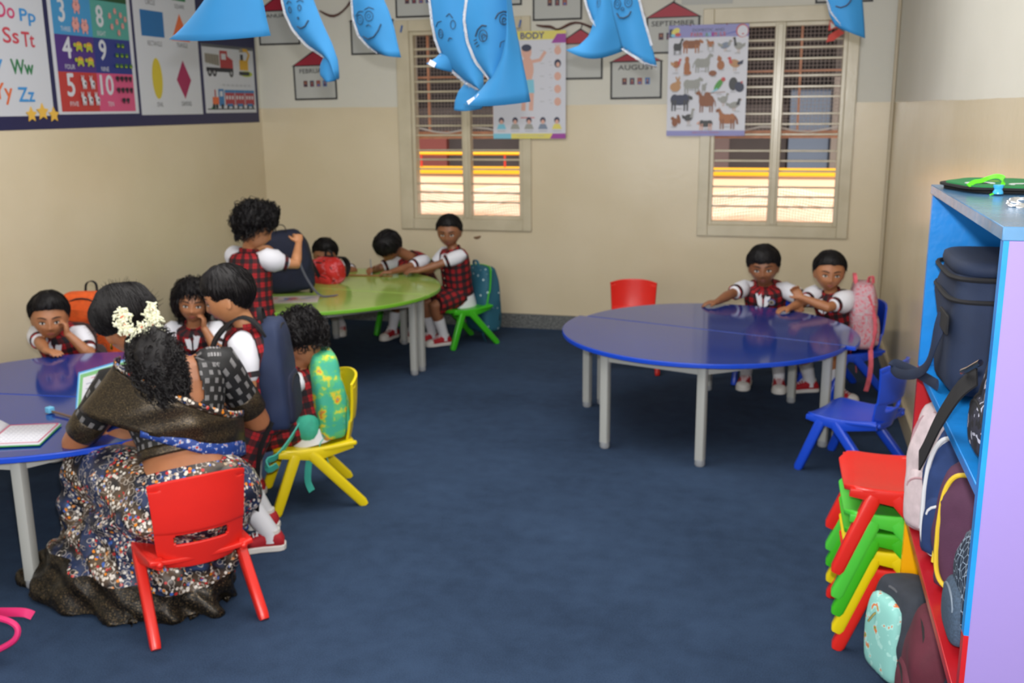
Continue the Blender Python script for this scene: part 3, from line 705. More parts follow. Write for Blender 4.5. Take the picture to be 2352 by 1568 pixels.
# ------------------------------------------------------------------ charts over the windows
L_ = dict(lil=pm('lilac', '8f90c8'), paper=pm('chart_paper', 'cfd1dc', .35), yel=pm('poster_yellow', 'ded36a'), pur=pm('poster_purple', '9a3a9c'), org=pm('hen', 'a8683c'), dkg=pm('dark_fur', '3a3c40'), brn=pm('brown_fur', '8a5230'),
          lgr=pm('pale_fur', '9a9c98'), blu=pm('bluegrey', '7c8aa0'), tan=pm('tan', 'b98c60'), grn=pm('parrot', '4c9a3c'), redd=pm('red_print', 'c44a4a'), skin=pm('skin_print', 'd8a898'), dkb=pm('dark_blue', '2c3450'), cyan=pm('cyan', '7cc4dc'))
ch = empty('animals_chart', (-.57, YB-.028, 1.38), 'laminated chart of domestic and farm animals hanging over right window edge', 'poster')
a = Print((-.829, YB-.034, 1.382), X1, Z, .516, .714, L_['paper'])
a.rect(L_['lil'], 0, .635, .516, .714); a.rect(L_['lil'], 0, 0, .516, .035)
a.poly(mat('ink_deep_lilac', '6468b8', .4), [(0, .637), (.3, .637), (.516, .69), (.516, .675), (.3, .635)])
a.rect(L_['dkb'], .004, .637, .03, .69); a.ell(L_['yel'], (.045, .675), (.03, .02), 12, .6); a.ell(L_['redd'], (.06, .655), (.02, .012), 12); a.ell(L_['cyan'], (.028, .65), (.014, .01))
a.ell(L_['redd'], (.475, .67), (.04, .042)); a.ell(L_['paper'], (.477, .668), (.034, .036)); a.ell(L_['redd'], (.48, .65), (.008, .004))
a.text(L_['dkb'], 'DOMESTIC AND', .155, .672, .36, .69); 
for i, (c_, k) in enumerate(zip('FARM ANIMALS', ('redd', 'redd', 'org', 'redd', 'redd', 'grn', 'cyan', 'pur', 'redd', 'blu', 'redd', 'redd'))):
    if c_ != ' ': a.text(L_[k], c_, .145+i*.019, .64, .16+i*.019, .664, .0006)
a.text(L_['redd'], 'USEFUL TO ALL CHILDREN', .17, .019, .35, .026)
def quad(u, v, w_, h_, k, k2=None, legs=4, head=1, neck=.0, tail=0):
    """four-legged animal facing right (head=1) or left"""
    k2 = k2 or k; s = head
    a.ell(L_[k], (u, v), (w_*.40, h_*.26)); a.ell(L_[k], (u+s*w_*.25, v+h_*.03), (w_*.2, h_*.27)); a.ell(L_[k], (u-s*w_*.25, v+h_*.02), (w_*.2, h_*.27))
    for d in (-.36, -.22, .22, .36)[:legs]: a.poly(L_[k2], [(u+d*w_-w_*.045, v), (u+d*w_+w_*.045, v), (u+d*w_+w_*.03, v-h_*.55), (u+d*w_-w_*.03, v-h_*.55)])
    hx, hy = u+s*w_*(.46+neck*.1), v+h_*(.18+neck)
    a.poly(L_[k], [(u+s*w_*.22, v), (u+s*w_*.38, v-h_*.02), (hx+s*w_*.03, hy), (hx-s*w_*.08, hy+h_*.08), (u+s*w_*.2, v+h_*.22)])
    a.ell(L_[k2], (hx+s*w_*.04, hy-h_*.02), (w_*.12, h_*.09), 12, -s*.6); a.ell(L_[k2], (hx-s*w_*.04, hy+h_*.1), (w_*.02, h_*.06))
    if tail: a.line(L_[k2], [(u-s*w_*.42, v+h_*.12), (u-s*w_*.52, v-h_*.05), (u-s*w_*.55, v-h_*.25)], w_*.05*tail)
def bird(u, v, w_, h_, k, kt, kh, s=1, leg=1, tall=.3):
    a.ell(L_[k], (u, v), (w_*.36, h_*.25), 16, s*.3); a.poly(L_[kt], [(u-s*w_*.15, v+h_*.05), (u-s*w_*.55, v+h_*.22), (u-s*w_*.5, v-h_*.05), (u-s*w_*.2, v-h_*.12)])
    a.poly(L_[kh], [(u+s*w_*.12, v), (u+s*w_*.36, v), (u+s*w_*.40, v+h_*tall), (u+s*w_*.26, v+h_*tall)]); a.ell(L_[kh], (u+s*w_*.35, v+h_*(tall+.03)), (w_*.11, h_*.09))
    a.poly(L_['org'], [(u+s*w_*.42, v+h_*(tall+.06)), (u+s*w_*.55, v+h_*(tall+.02)), (u+s*w_*.42, v+h_*tall)])
    if leg:
        for d in (-.05, .08): a.line(L_['tan'], [(u+d*w_, v-h_*.2), (u+d*w_, v-h_*.48)], w_*.03)
quad(.06, .575, .06, .09, 'dkg', None, 4, 1, .35); quad(.15, .59, .13, .10, 'brn', 'org', 4, 1, .02); quad(.275, .59, .05, .07, 'org', 'lgr', 4, -1, .2)
bird(.37, .58, .09, .08, 'blu', 'lgr', 'lgr'); bird(.455, .575, .08, .09, 'lgr', 'lgr', 'dkg', -1, 1, .5)
bird(.055, .465, .07, .09, 'org', 'tan', 'redd'); a.ell(L_['org'], (.125, .44), (.02, .05)); a.ell(L_['org'], (.125, .495), (.014, .02)); a.ell(L_['org'], (.13, .41), (.026, .015))
quad(.225, .47, .11, .11, 'lgr', 'lgr', 4, 1, .28, 1); a.ell(L_['org'], (.345, .455), (.024, .03)); a.ell(L_['org'], (.335, .495), (.015, .016)); a.poly(L_['org'], [(.323, .505), (.328, .52), (.345, .505)])
a.ell(L_['brn'], (.295, .405), (.026, .018)); bird(.435, .465, .10, .10, 'gold2' if 'gold2' in L_ else 'tan', 'dkb', 'redd', -1)
a.ell(L_['tan'], (.052, .32), (.035, .03)); a.ell(L_['tan'], (.07, .345), (.018, .016)); a.ell(L_['tan'], (.062, .37), (.006, .02), 10, .4); a.ell(L_['tan'], (.075, .37), (.006, .02), 10, -.2)
quad(.16, .335, .12, .11, 'lgr', 'lgr', 4, 1, .12); quad(.24, .315, .03, .08, 'lgr', 'lgr', 4, 1, .1)
a.ell(L_['grn'], (.335, .33), (.018, .045), 14, -.6); a.ell(L_['redd'], (.365, .365), (.014, .014)); a.poly(L_['cyan'], [(.325, .31), (.335, .30), (.28, .275)]); a.line(L_['brn'], [(.28, .278), (.38, .285)], .004)
a.ell(L_['dkg'], (.43, .335), (.028, .042)); a.ell(L_['dkb'], (.47, .315), (.03, .034), 14, .4); a.ell(L_['redd'], (.485, .345), (.006, .008))
quad(.085, .235, .14, .13, 'dkb', 'dkg', 4, 1, -.05); quad(.26, .225, .11, .13, 'brn', 'brn', 4, -1, .25, 1); a.ell(L_['brn'], (.265, .265), (.022, .02))
bird(.37, .235, .07, .09, 'lgr', 'lgr', 'lgr', 1, 1, .35); bird(.44, .20, .10, .08, 'lgr', 'lgr', 'dkg', 1, 1, .4)
a.ell(L_['brn'], (.055, .09), (.02, .028)); a.ell(L_['brn'], (.04, .115), (.012, .012)); a.ell(L_['brn'], (.08, .11), (.012, .032), 12, .2)
bird(.145, .12, .08, .09, 'dkg', 'dkg', 'lgr', 1, 1, .55); quad(.26, .08, .10, .08, 'dkg', 'skin', 4, -1, -.1); quad(.40, .11, .12, .12, 'org', 'brn', 4, -1, .3, 2)
for (u, v) in [(.06, .53), (.21, .545), (.28, .545), (.39, .545), (.45, .53), (.05, .41), (.12, .395), (.23, .42), (.30, .385), (.35, .425), (.45, .405), (.05, .29), (.16, .30), (.34, .27), (.43, .285), (.08, .18), (.28, .19), (.46, .16), (.05, .06), (.15, .07), (.27, .045), (.40, .06)]:
    a.rect(K['lg'], u-.018, v-.003, u+.018, v+.002)
a.build('printed_sheet', ch)
for u in (.14, .375): MB().tube([(-.829+u, YB-.034, 2.09), (-.829+u, YB-.034, 2.10)], .004, 6).build('eyelet', K['dpig'], ch)
ch = empty('body_parts_chart', (-1.78, YB-.028, 1.37), 'laminated yellow topped body parts chart hanging over left window edge', 'poster')
a = Print((-2.047, YB-.034, 1.366), X1, Z, .522, .722, L_['paper'])
a.rect(L_['yel'], 0, .665, .522, .722); a.rect(L_['yel'], 0, 0, .522, .035); a.rect(L_['cyan'], 0, 0, .13, .035); a.poly(L_['pur'], [(.41, 0), (.522, 0), (.522, .035), (.43, .035)])
a.poly(L_['pur'], [(.42, .64), (.522, .64), (.522, .70), (.46, .70)]); a.text(K['indigo'], 'MY BODY', .10, .672, .37, .712, .0015)
a.text(K['lg'], 'MAKE US YOUR OWN FRIENDS', .17, .014, .37, .024)
a.ell(L_['skin'], (.245, .585), (.036, .048)); a.ell(L_['skin'], (.25, .47), (.045, .085)); a.line(L_['skin'], [(.28, .52), (.34, .53), (.375, .58)], .022); a.line(L_['skin'], [(.22, .52), (.17, .46), (.15, .38)], .022)
a.line(L_['skin'], [(.27, .4), (.28, .3), (.275, .2)], .03); a.line(L_['skin'], [(.235, .4), (.225, .3), (.22, .2)], .03); a.rect(L_['redd'], .2, .14, .30, .146); a.ell(L_['dkb'], (.245, .612), (.036, .024)); a.poly(L_['cyan'], [(.205, .40), (.295, .40), (.30, .31), (.255, .31), (.25, .35), (.245, .31), (.20, .31)])
for i, v in enumerate((.59, .505, .42, .335, .25)):
    k = ('skin', 'dkb', 'skin', 'skin', 'skin')[i]; a.ell(L_[k], (.465, v), (.024, .028)); a.ell(L_['skin'], (.467, v-.008), (.013, .016)); a.rect(K['lg'], .40, v+.01, .42, v+.013); a.rect(K['lg'], .41, v-.012, .43, v-.009); a.rect(K['lg'], .34, v, .37, v+.004)
for d in (-.012, 0, .012): a.line(L_['skin'], [(.465, .6), (.465+d*1.4, .632)], .006)
for i in range(5):
    u = .06+i*.1; a.ell(L_['dkb'], (u, .125), (.02, .022)); a.ell(L_['skin'], (u, .115), (.013, .015)); a.poly(L_[('cyan', 'lgr', 'lgr', 'blu', 'yel')[i]], [(u-.035, .065), (u+.035, .065), (u+.02, .1), (u-.02, .1)]); a.rect(K['lg'], u-.03, .05, u+.03, .055)
a.build('printed_sheet', ch)
for u in (.16, .36): MB().tube([(-2.047+u, YB-.034, 2.07), (-2.047+u, YB-.034, 2.08)], .004, 6).build('eyelet', K['dpig'], ch)
# ------------------------------------------------------------------ tables: two half-round tops pushed together
M_leg = mat('pale_grey_steel', 'a9aba8', .4)
M_cap = mat('grey_plastic_foot', '9a9da2', .5)
def half_table(cx, cy, ang, r, side, H, Mtop, Medge, label, group, legs=((4, .90), (68, .91), (112, .91), (176, .90)), shift=0, hide=()):
    """half disc on the +v side of its straight edge when side=1, -v side when -1"""
    root = empty('half_round_table', (cx, cy, 0), label, 'table', group)
    rot = Matrix.Rotation(ang, 3, 'Z')
    def P(u, v, z): return V((cx, cy, 0)) + rot @ V((u+shift, v*side, z))
    arc = [(r*math.cos(pi*i/40), .003+r*math.sin(pi*i/40)) for i in range(41)]
    if side < 0: arc = arc[::-1]
    mb = MB().use(Mtop); mb.prism([P(u, v, H-.022) for u, v in arc], (0, 0, .022))
    mb.mats = [Mtop, Medge]
    mb.mi = [0, 0]+[1]*41
    mb.build('table_top', None, root, bevel=.004, seg=3)
    P3 = []
    for a, k in legs:
        a = math.radians(a); u, v = r*k*math.cos(a), max(.045, r*k*math.sin(a)); P3.append((u, v))
        mb = MB(); mb.tube([P(u, v, H-.03), P(u, v, .03)], .021, 12, power=5, hint=rot @ V((1, 0, 0)))
        o = mb.build('leg', M_leg, root)
        mb = MB(); mb.tube([P(u, v, .034), P(u, v, .008), P(u, v, 0)], [.023, .024, .019], 14); mb.build('foot_cap', M_cap, o)
    mb = MB()
    for (a, b) in zip(P3, P3[1:]+P3[:1]):
        p, q = P(*a, H-.045), P(*b, H-.045); d = (q-p); L = d.length; n_ = math.atan2(d.y, d.x)
        mb.box((p+q)/2, (L, .02, .042), Matrix.Rotation(n_, 3, 'Z'))
    mb.build('apron_frame', M_leg, root, bevel=.002)
    return root
M_tb = mat('blue_laminate', '123280', .10, var=.05, vscale=5); M_tbe = mat('blue_edge_band', '0f45c4', .35)
M_tg = mat('lime_laminate', '96b658', .13, var=.05, vscale=5); M_tge = mat('lime_edge_band', '6fae2c', .35)
g = 'blue half-round tables paired on the right'
half_table(-.365, 4.985, R3(-17.3), .705, -1, .49, M_tb, M_tbe, 'front half of the bare blue round table on the right, nearest the camera', g, shift=-.02)
half_table(-.365, 4.985, R3(-17.3), .705, 1, .49, M_tb, M_tbe, 'rear half of the blue round table on the right, under the two seated children\'s hands', g, shift=.02)
g = 'blue half-round tables paired on the left'
half_table(-2.74, 3.20, R3(6), .735, -1, .49, M_tb, M_tbe, 'front half of the left blue table, with the open notebook on it', g)
half_table(-2.74, 3.20, R3(6), .735, 1, .49, M_tb, M_tbe, 'rear half of the left blue table, under the arms of the boy resting his cheek', g)
g = 'lime green half-round tables'
half_table(-2.85, 5.67, R3(-6), .79, -1, .49, M_tg, M_tge, 'front half of the lime green table, under the large navy bag and the magazine', g)
half_table(-2.85, 5.67, R3(-6), .79, 1, .49, M_tg, M_tge, 'rear half of the lime green table, under the red backpack', g)

# ------------------------------------------------------------------ moulded children's chairs
def chair_mat(n, c): return mat('%s_moulded_plastic' % n, c, .32, var=.03, vscale=9, bump=.05, bscale=350)
CM = dict(red=chair_mat('red', 'd6271e'), blue=chair_mat('blue', '1a48ca'), green=chair_mat('green', '3cae1e'), lgreen=chair_mat('light_green', '4cc23c'), yellow=chair_mat('yellow', 'e0c80e'))
def build_chair(m, root):
    """sitter faces -Y; feet on z=0; seat 0.26"""
    SH = .262
    mb = MB(); n = 16; rows = []                   # seat: dished slab, rounded front lip
    for j in range(13):
        v = j/12; y = -.165+.325*v
        hw = .168 - .012*v - (.05*(1-math.sqrt(max(0, 1-(1-min(1, v/.18))**2))) if v < .18 else 0)
        z = SH - .010*math.sin(pi*min(1, v*1.1)) - (.016*(1-v/.12)**2 if v < .12 else 0)
        rows.append([V((hw*(2*i/n-1), y, z + .010*abs(2*i/n-1)**3)) for i in range(n+1)])
    ids = [[mb.vert(p) for p in r] for r in rows]
    for j in range(12):
        for i in range(n): mb.face((ids[j][i], ids[j][i+1], ids[j+1][i+1], ids[j+1][i]))
    o = mb.build('seat', m, root, solid=.016, bevel=.004, angle=50); o.modifiers['solid'].offset = -1
    mb = MB(); nu, nv = 48, 48; ids = {}           # back shell with its slot
    for j in range(nv+1):
        for i in range(nu+1):
            u = 2*i/nu-1; v = j/nv
            hw = .126+.018*v; z = SH-.035+v*.292; y = .150+.040*v + .010*math.sin(pi*v)
            y -= .040*abs(u)**2.2*(.75+.3*v)
            if v > .93: z -= .012*abs(u)**3
            if v < .25: hw -= .03*(1-v/.25)**2; 
            step = .006*(1 if v > .42 else 0)
            ids[i, j] = mb.vert((hw*u, y+step, z+(.006*(1-u*u) if v > .9 else 0)))
    for j in range(nv):
        for i in range(nu):
            u = abs(2*(i+.5)/nu-1); v = (j+.5)/nv
            if (u/.64)**4+((v-.335)/.068)**4 < 1: continue
            mb.face((ids[i, j], ids[i+1, j], ids[i+1, j+1], ids[i, j+1]))
    mb.build('backrest', m, root, solid=.010, bevel=.003, angle=50)
    for sx in (-1, 1):
        for fy, ty in ((-.175, -.088), (.185, -.012)):
            mb = MB(); h = V((1, 0, 0))
            a = V((sx*.155, ty, SH-.035)); b = V((sx*.168, fy, .0))
            mb.tube([a+(a-b)*.06, a, a.lerp(b, .5), b.lerp(a, .06), b], [(.015, .019), (.017, .022), (.0165, .021), (.016, .02), (.014, .014)], 14, hint=h, power=4)
            mb.build('leg', m, root)
        mb = MB(); mb.tube([(sx*.158, -.15, SH-.014), (sx*.156, 0, SH-.028), (sx*.128, .150, SH-.006)], [(.010, .012), (.012, .026), (.011, .020)], 10, hint=(1, 0, 0), power=4)
        mb.build('side_rail', m, root)
        MB().ell((sx*.128, .160, SH-.006), (.011, .009, .011)).build('backrest_peg', m, root)
    return root
proto_chair = None
def chair(color, x, y, ang, label, group='moulded plastic children\'s chairs', z=0):
    """ang: degrees, direction the sitter faces (0 = towards the camera, positive turns to the right)"""
    global proto_chair
    if proto_chair is None:
        proto_chair = empty('school_chair', (0, 0, 0)); build_chair(CM['red'], proto_chair); o = proto_chair
    else: o = copy_tree(proto_chair)
    tag(o, label, 'chair', group); rehome(o, (x, y, z), R3(ang))
    if color != 'red': recolor(o, CM['red'], CM[color])
    return o
def facing(dx, dy):  # degrees so that local -Y points to (dx, dy)
    return math.degrees(math.atan2(dy, dx)) + 90
chair('red', -1.795, 2.60, facing(-.74, .67), 'red chair nearest the camera, its back to us, under the woman in the sari')
chair('yellow', -1.865, 3.60, facing(-.82, -.57), 'yellow chair with teal fruit print backpack over its back')
chair('blue', -3.50, 4.08, facing(.25, -1), 'blue chair behind left table, mostly hidden by the boy resting his cheek')
chair('green', -2.14, 6.44, facing(-.62, -.72), 'green chair at right end of lime table with teal dotted backpack')
chair('green', -2.62, 6.66, facing(-.1, -1), 'green chair under the boy bending over the lime table')
chair('green', -3.45, 6.35, facing(.5, -.8), 'green chair seen only by a leg below left end of lime table')
chair('red', -.90, 6.02, facing(.1, -1), 'empty red chair behind left end of right blue table')
chair('blue', -.085, 5.92, facing(-.05, -1), 'blue chair under the boy facing us behind right blue table')
chair('blue', .33, 5.74, facing(-.83, -.45), 'blue chair at the back right corner with pink backpack on it')
chair('blue', .325, 4.49, facing(-.89, .45), 'empty blue chair standing beside right end of right blue table')
SX, SY, SA = .372, 3.04, facing(-1, -.02)
g = 'stacked chairs beside the cabinet'
for i, (c, lab) in enumerate([('red', 'red chair at the bottom of the stack beside the cabinet'), ('yellow', 'yellow chair in the stack, between bottom red and green'),
                   ('green', 'darker green chair in the middle of the stack'), ('lgreen', 'lighter green chair in the stack just below the top red one'), ('red', 'red chair on top of the stack by the cabinet')]):
    chair(c, SX-.004*i, SY, SA, lab, g, z=(0, .056, .112, .168, .245)[i])

# ------------------------------------------------------------------ open shelf cabinet
CB = dict(lil=mat('lilac_gloss_paint', '8a7aba', .3, bump=.06, bscale=30), blue=mat('blue_gloss_paint', '1a80d0', .28, var=.12, vscale=9, bump=.2, bscale=40),
          red=mat('red_gloss_paint', 'b01822', .3, var=.08, vscale=6, bump=.1, bscale=60), yel=mat('yellow_gloss_paint', 'f0a806', .3, bump=.05, bscale=50),
          top=mat('grey_blue_top_paint', '5684ae', .22, var=.2, vscale=7, bump=.2, bscale=30))
cab = empty('shelf_cabinet', (.48, 2.3, 0), 'open shelf cabinet painted blue, red and yellow with lilac end panel on right', 'cabinet')
X0, X1_, Y0, Y1 = .352, .600, 1.85, 2.80
mb = MB().use(CB['lil']); mb.bx(X0, X1_, Y0, Y0+.022, .03, 1.353); mb.mats.append(CB['blue'])
mb.build('end_panel', None, cab, bevel=.002)
mb = MB().use(CB['blue']); mb.bx(X0-.001, X0+.008, Y0-.0015, Y0+.023, .62, 1.353); mb.use(CB['red']); mb.bx(X0-.001, X0+.008, Y0-.0015, Y0+.023, .05, .62)
mb.build('edge_strip', None, cab, smooth=False)
for nm, k, z0, z1 in (('blue_side_panel', 'blue', .90, 1.353), ('red_side_panel', 'red', .47, .90), ('yellow_side_panel', 'yel', .03, .47)):
    MB().bx(X0, X1_, Y1-.022, Y1, z0, z1).build(nm, CB[k], cab, smooth=False)
for nm, k, z0, z1 in (('blue_back_panel', 'blue', .90, 1.353), ('red_back_panel', 'red', .47, .90), ('yellow_back_panel', 'yel', .03, .47)):
    MB().bx(X1_-.008, X1_, Y0+.022, Y1-.022, z0, z1).build(nm, CB[k], cab, smooth=False)
MB().bx(X0-.004, X1_, Y0-.002, Y1+.002, 1.353, 1.377).build('cabinet_top', CB['top'], cab, bevel=.002)
for nm, k, z in (('blue_shelf', 'blue', .905), ('red_shelf', 'red', .475), ('yellow_shelf', 'yel', .045)):
    MB().bx(X0, X1_-.008, Y0+.022, Y1-.022, z-.022, z).build(nm, CB[k], cab, bevel=.002)
for y in (Y0+.02, Y1-.03):
    for x in (X0+.02, X1_-.02): MB().bx(x-.018, x+.018, y-.018, y+.018, 0, .03).build('foot_block', mat('foot_yellow', 'd8a030', .5), cab)

# foam craft masks, ribbon and bead on the cabinet top
M_foam = mat('green_foam', '1f7d45', .85); M_foamk = mat('black_foam', '111214', .85); M_white = mat('white_foam', 'c8ccd0', .7)
def blob_outline(cx, cy, rx, ry, n=48, k=7, amp=.10, ph=0):
    return [(cx+rx*(1+amp*math.cos(k*t+ph))*math.cos(t), cy+ry*(1+amp*math.cos(k*t+ph))*math.sin(t)) for t in (2*pi*i/n for i in range(n))]
for i, (dz, dx, dy, lab) in enumerate(((0, .012, .03, 'lower black edged foam cutout on the cabinet top, under the green one'), (.009, 0, 0, 'green foam frog face cutout with black edge lying on the cabinet top'))):
    r_ = empty('foam_cutout', (.485+dx, 2.66+dy, 1.378+dz), lab, 'craft cutout', 'foam cutouts on the cabinet')
    mb = MB(); mb.prism([(x, y, 1.378+dz) for x, y in blob_outline(.482+dx, 2.655+dy, .125, .17, k=6, amp=.05, ph=i)], (0, 0, .005)); mb.build('black_backing', M_foamk, r_)
    if i:
        mb = MB(); mb.prism([(x, y, 1.378+dz+.005) for x, y in blob_outline(.482, 2.655, .112, .157, k=6, amp=.05, ph=i)], (0, 0, .003)); mb.build('green_face', M_foam, r_)
        for (ex, ey) in ((.43, 2.60), (.52, 2.57)):
            mb = MB(); mb.tube([(ex+.028*math.cos(t), ey+.020*math.sin(t), 1.396) for t in (pi*q/8 for q in range(-1, 10))], [(.0015, .006)]*11, 8, hint=(0, 0, 1)); mb.build('white_eye_ring', M_white, r_)
            MB().ell((ex+.008, ey+.002, 1.3955), (.011, .009, .0015)).build('black_pupil', M_foamk, r_)
        MB().ell((.475, 2.68, 1.3955), (.012, .02, .001)).build('yellow_spot', mat('lime_foam', '78a83a', .8), r_)
r_ = empty('ribbon_loop', (.44, 2.53, 1.39), 'bright lime ribbon loop with a blue bead on the green foam cutout', 'ribbon')
mb = MB(); mb.ribbon([(.395, 2.535, 1.394), (.41, 2.55, 1.402), (.425, 2.555, 1.404), (.44, 2.56, 1.410), (.455, 2.555, 1.415), (.468, 2.545, 1.412), (.468, 2.53, 1.402), (.46, 2.515, 1.392), (.452, 2.49, 1.388), (.44, 2.475, 1.382), (.43, 2.462, 1.3795)],
    [.010, .011, .011, .011, .012, .012, .010, .006, .005, .004, .004], .0015, (0, .7, .7)); mb.build('lime_ribbon', mat('lime_ribbon', '5fe01e', .5), r_)
mb = MB(); mb.tube([(.449, 2.478, 1.381), (.449, 2.478, 1.385), (.449, 2.478, 1.391), (.449, 2.478, 1.397), (.449, 2.478, 1.401)], [.011, .011, .008, .011, .011], 14); mb.build('blue_bead', mat('light_blue_bead', '3fa8e0', .3), r_)
mb = MB(); random.seed(5)
for i in range(9): mb.ell((.438+random.uniform(-.012, .012), 2.215+random.uniform(-.02, .02), 1.381+random.uniform(0, .01)), (.012, .009, .003), Matrix.Rotation(random.uniform(-1, 1), 3, 'X'), 8, 6)
o = fuse(mb, 'crumpled_foil', mat('silver_foil', 'd8dade', .25, .9), None, .0015, 1); tag(o, 'crumpled silver foil scrap at the edge of the cabinet top', 'foil')
# ------------------------------------------------------------------ cloth, skin and hair materials
def plaid():
    t = NT('red_black_plaid'); x, y, z = t.xyz(t.uv()); P = .052
    fx = t.math('FRACT', t.math('DIVIDE', x, P)); fy = t.math('FRACT', t.math('DIVIDE', y, P))
    bx_ = t.math('LESS_THAN', fx, .48); by = t.math('LESS_THAN', fy, .48)
    lx = t.math('LESS_THAN', t.math('ABSOLUTE', t.math('SUBTRACT', fx, .74)), .035); ly = t.math('LESS_THAN', t.math('ABSOLUTE', t.math('SUBTRACT', fy, .74)), .035)
    s_ = t.math('ADD', bx_, by)
    c = t.ramp(t.math('DIVIDE', s_, 2), [(0, lin('a8141e')), (.25, lin('4e0f16')), (.75, lin('16121a'))], 'CONSTANT')
    c = t.mix(t.math('MULTIPLY', t.math('MAXIMUM', lx, ly), .45), c, lin('120c10'))
    t.base(c); t.set(Roughness=.8); t.bump(t.noise(900, 2), .3, .001); return t.m
M_plaid = plaid()
def skin(name, a, b):
    t = NT(name); t.base(t.ramp(t.noise(14, 4), [(.3, lin(a)), (.7, lin(b))])); t.set(Roughness=.48)
    t.b.inputs['Subsurface Weight'].default_value = .08; t.b.inputs['Subsurface Radius'].default_value = (.02, .008, .004); t.b.inputs['Subsurface Scale'].default_value = .3
    t.bump(t.noise(300, 3), .08, .001); return t.m
SK = dict(a=skin('warm_brown_skin', '9c6644', 'ae7652'), b=skin('brown_skin', '85553a', '966446'), c=skin('light_brown_skin', 'b07850', 'c48a62'))
def hairmat():
    t = NT('black_hair'); mp = t.n('ShaderNodeMapping'); mp.inputs['Scale'].default_value = (1, 1, .12); t.l(t.obj(), mp.inputs[0])
    n = t.noise(420, 3, mp.outputs[0]); t.base(t.ramp(n, [(.3, lin('0b0a0c')), (.7, lin('1d1a1c'))])); t.set(Roughness=.5); t.b.inputs['Specular IOR Level'].default_value = .25; t.bump(n, .4, .002); return t.m
M_hair = hairmat()
M_shirt = mat('white_cotton', 'dcdde6', .8, bump=.1, bscale=120)
M_sock = mat('white_ribbed_sock', 'd8d9e0', .9, bump=.2, bscale=400)
M_shoe = mat('red_canvas', 'a81422', .7, bump=.2, bscale=700); M_sole = mat('white_rubber', 'd9d6d2', .5); M_lace = mat('white_lace', 'e4e4e8', .8)
M_eyew = mat('eye_white', 'd6d0c8', .25); M_iris = mat('dark_iris', '120b08', .12); M_brow = mat('eyebrow_hair', '17110f', .8)
M_lips = {k: mat('lips_'+k, c, .45) for k, c in (('a', '8f4c42'), ('b', '74402f' if 0 else '784038'), ('c', 'a05850'))}
M_red = mat('red_trim', 'a5161f', .8)
def frame(f, u=(0, 0, 1)):
    f = V(f).normalized(); L = V(u).cross(f).normalized(); u2 = f.cross(L)
    return Matrix((L, -f, u2)).transposed()
def ik(a, b, l1, l2, pole):
    d = b-a; D = max(1e-4, d.length); 
    if D > (l1+l2)*.999: b = a+d*((l1+l2)*.999/D); d = b-a; D = d.length
    x = (l1*l1-l2*l2+D*D)/(2*D); h = math.sqrt(max(0, l1*l1-x*x)); n = d/D
    p = V(pole); p = p-n*p.dot(n); p = p.normalized() if p.length > 1e-6 else n.orthogonal()
    return a+n*x+p*h, b
def G(x, z, cx, cz, sx, sz): return math.exp(-((x-cx)/sx)**2-((z-cz)/sz)**2)
def head_pt(d):
    x, y, z = d; hw, hd, hh = .079, .091, .104
    px, py, pz = x*hw, y*hd, z*hh
    if z < 0:
        px *= 1-.34*(-z)**1.9
        py *= (1-.42*(-z)**1.1) if y > 0 else (1-.10*(-z)**3)
    else: px *= 1+.05*math.sin(pi*min(1, z*1.1)); 
    if y > .1: py *= 1+.08*max(0, z)
    if y < 0:
        k = -y
        py *= 1-.07*G(x, z, 0, -.1, .7, .8)
        dlt = (-.009*G(x, z, 0, -.16, .10, .20) - .0155*G(x, z, 0, -.35, .14, .11) - .006*(G(x, z, -.17, -.39, .09, .07)+G(x, z, .17, -.39, .09, .07))
               + .0065*(G(x, z, -.40, -.09, .20, .12)+G(x, z, .40, -.09, .20, .12)) - .004*(G(x, z, .38, .14, .26, .08)+G(x, z, -.38, .14, .26, .08))
               - .006*(G(x, z, .47, -.38, .24, .2)+G(x, z, -.47, -.38, .24, .2)) - .006*G(x, z, 0, -.62, .26, .10) + .003*G(x, z, 0, -.75, .3, .05) - .005*G(x, z, 0, -.9, .3, .12))
        py += dlt*min(1, k*1.6)
    return V((px, py, pz))
def hdir(th, ph): return V((math.sin(th)*math.sin(ph), -math.sin(th)*math.cos(ph), math.cos(th)))

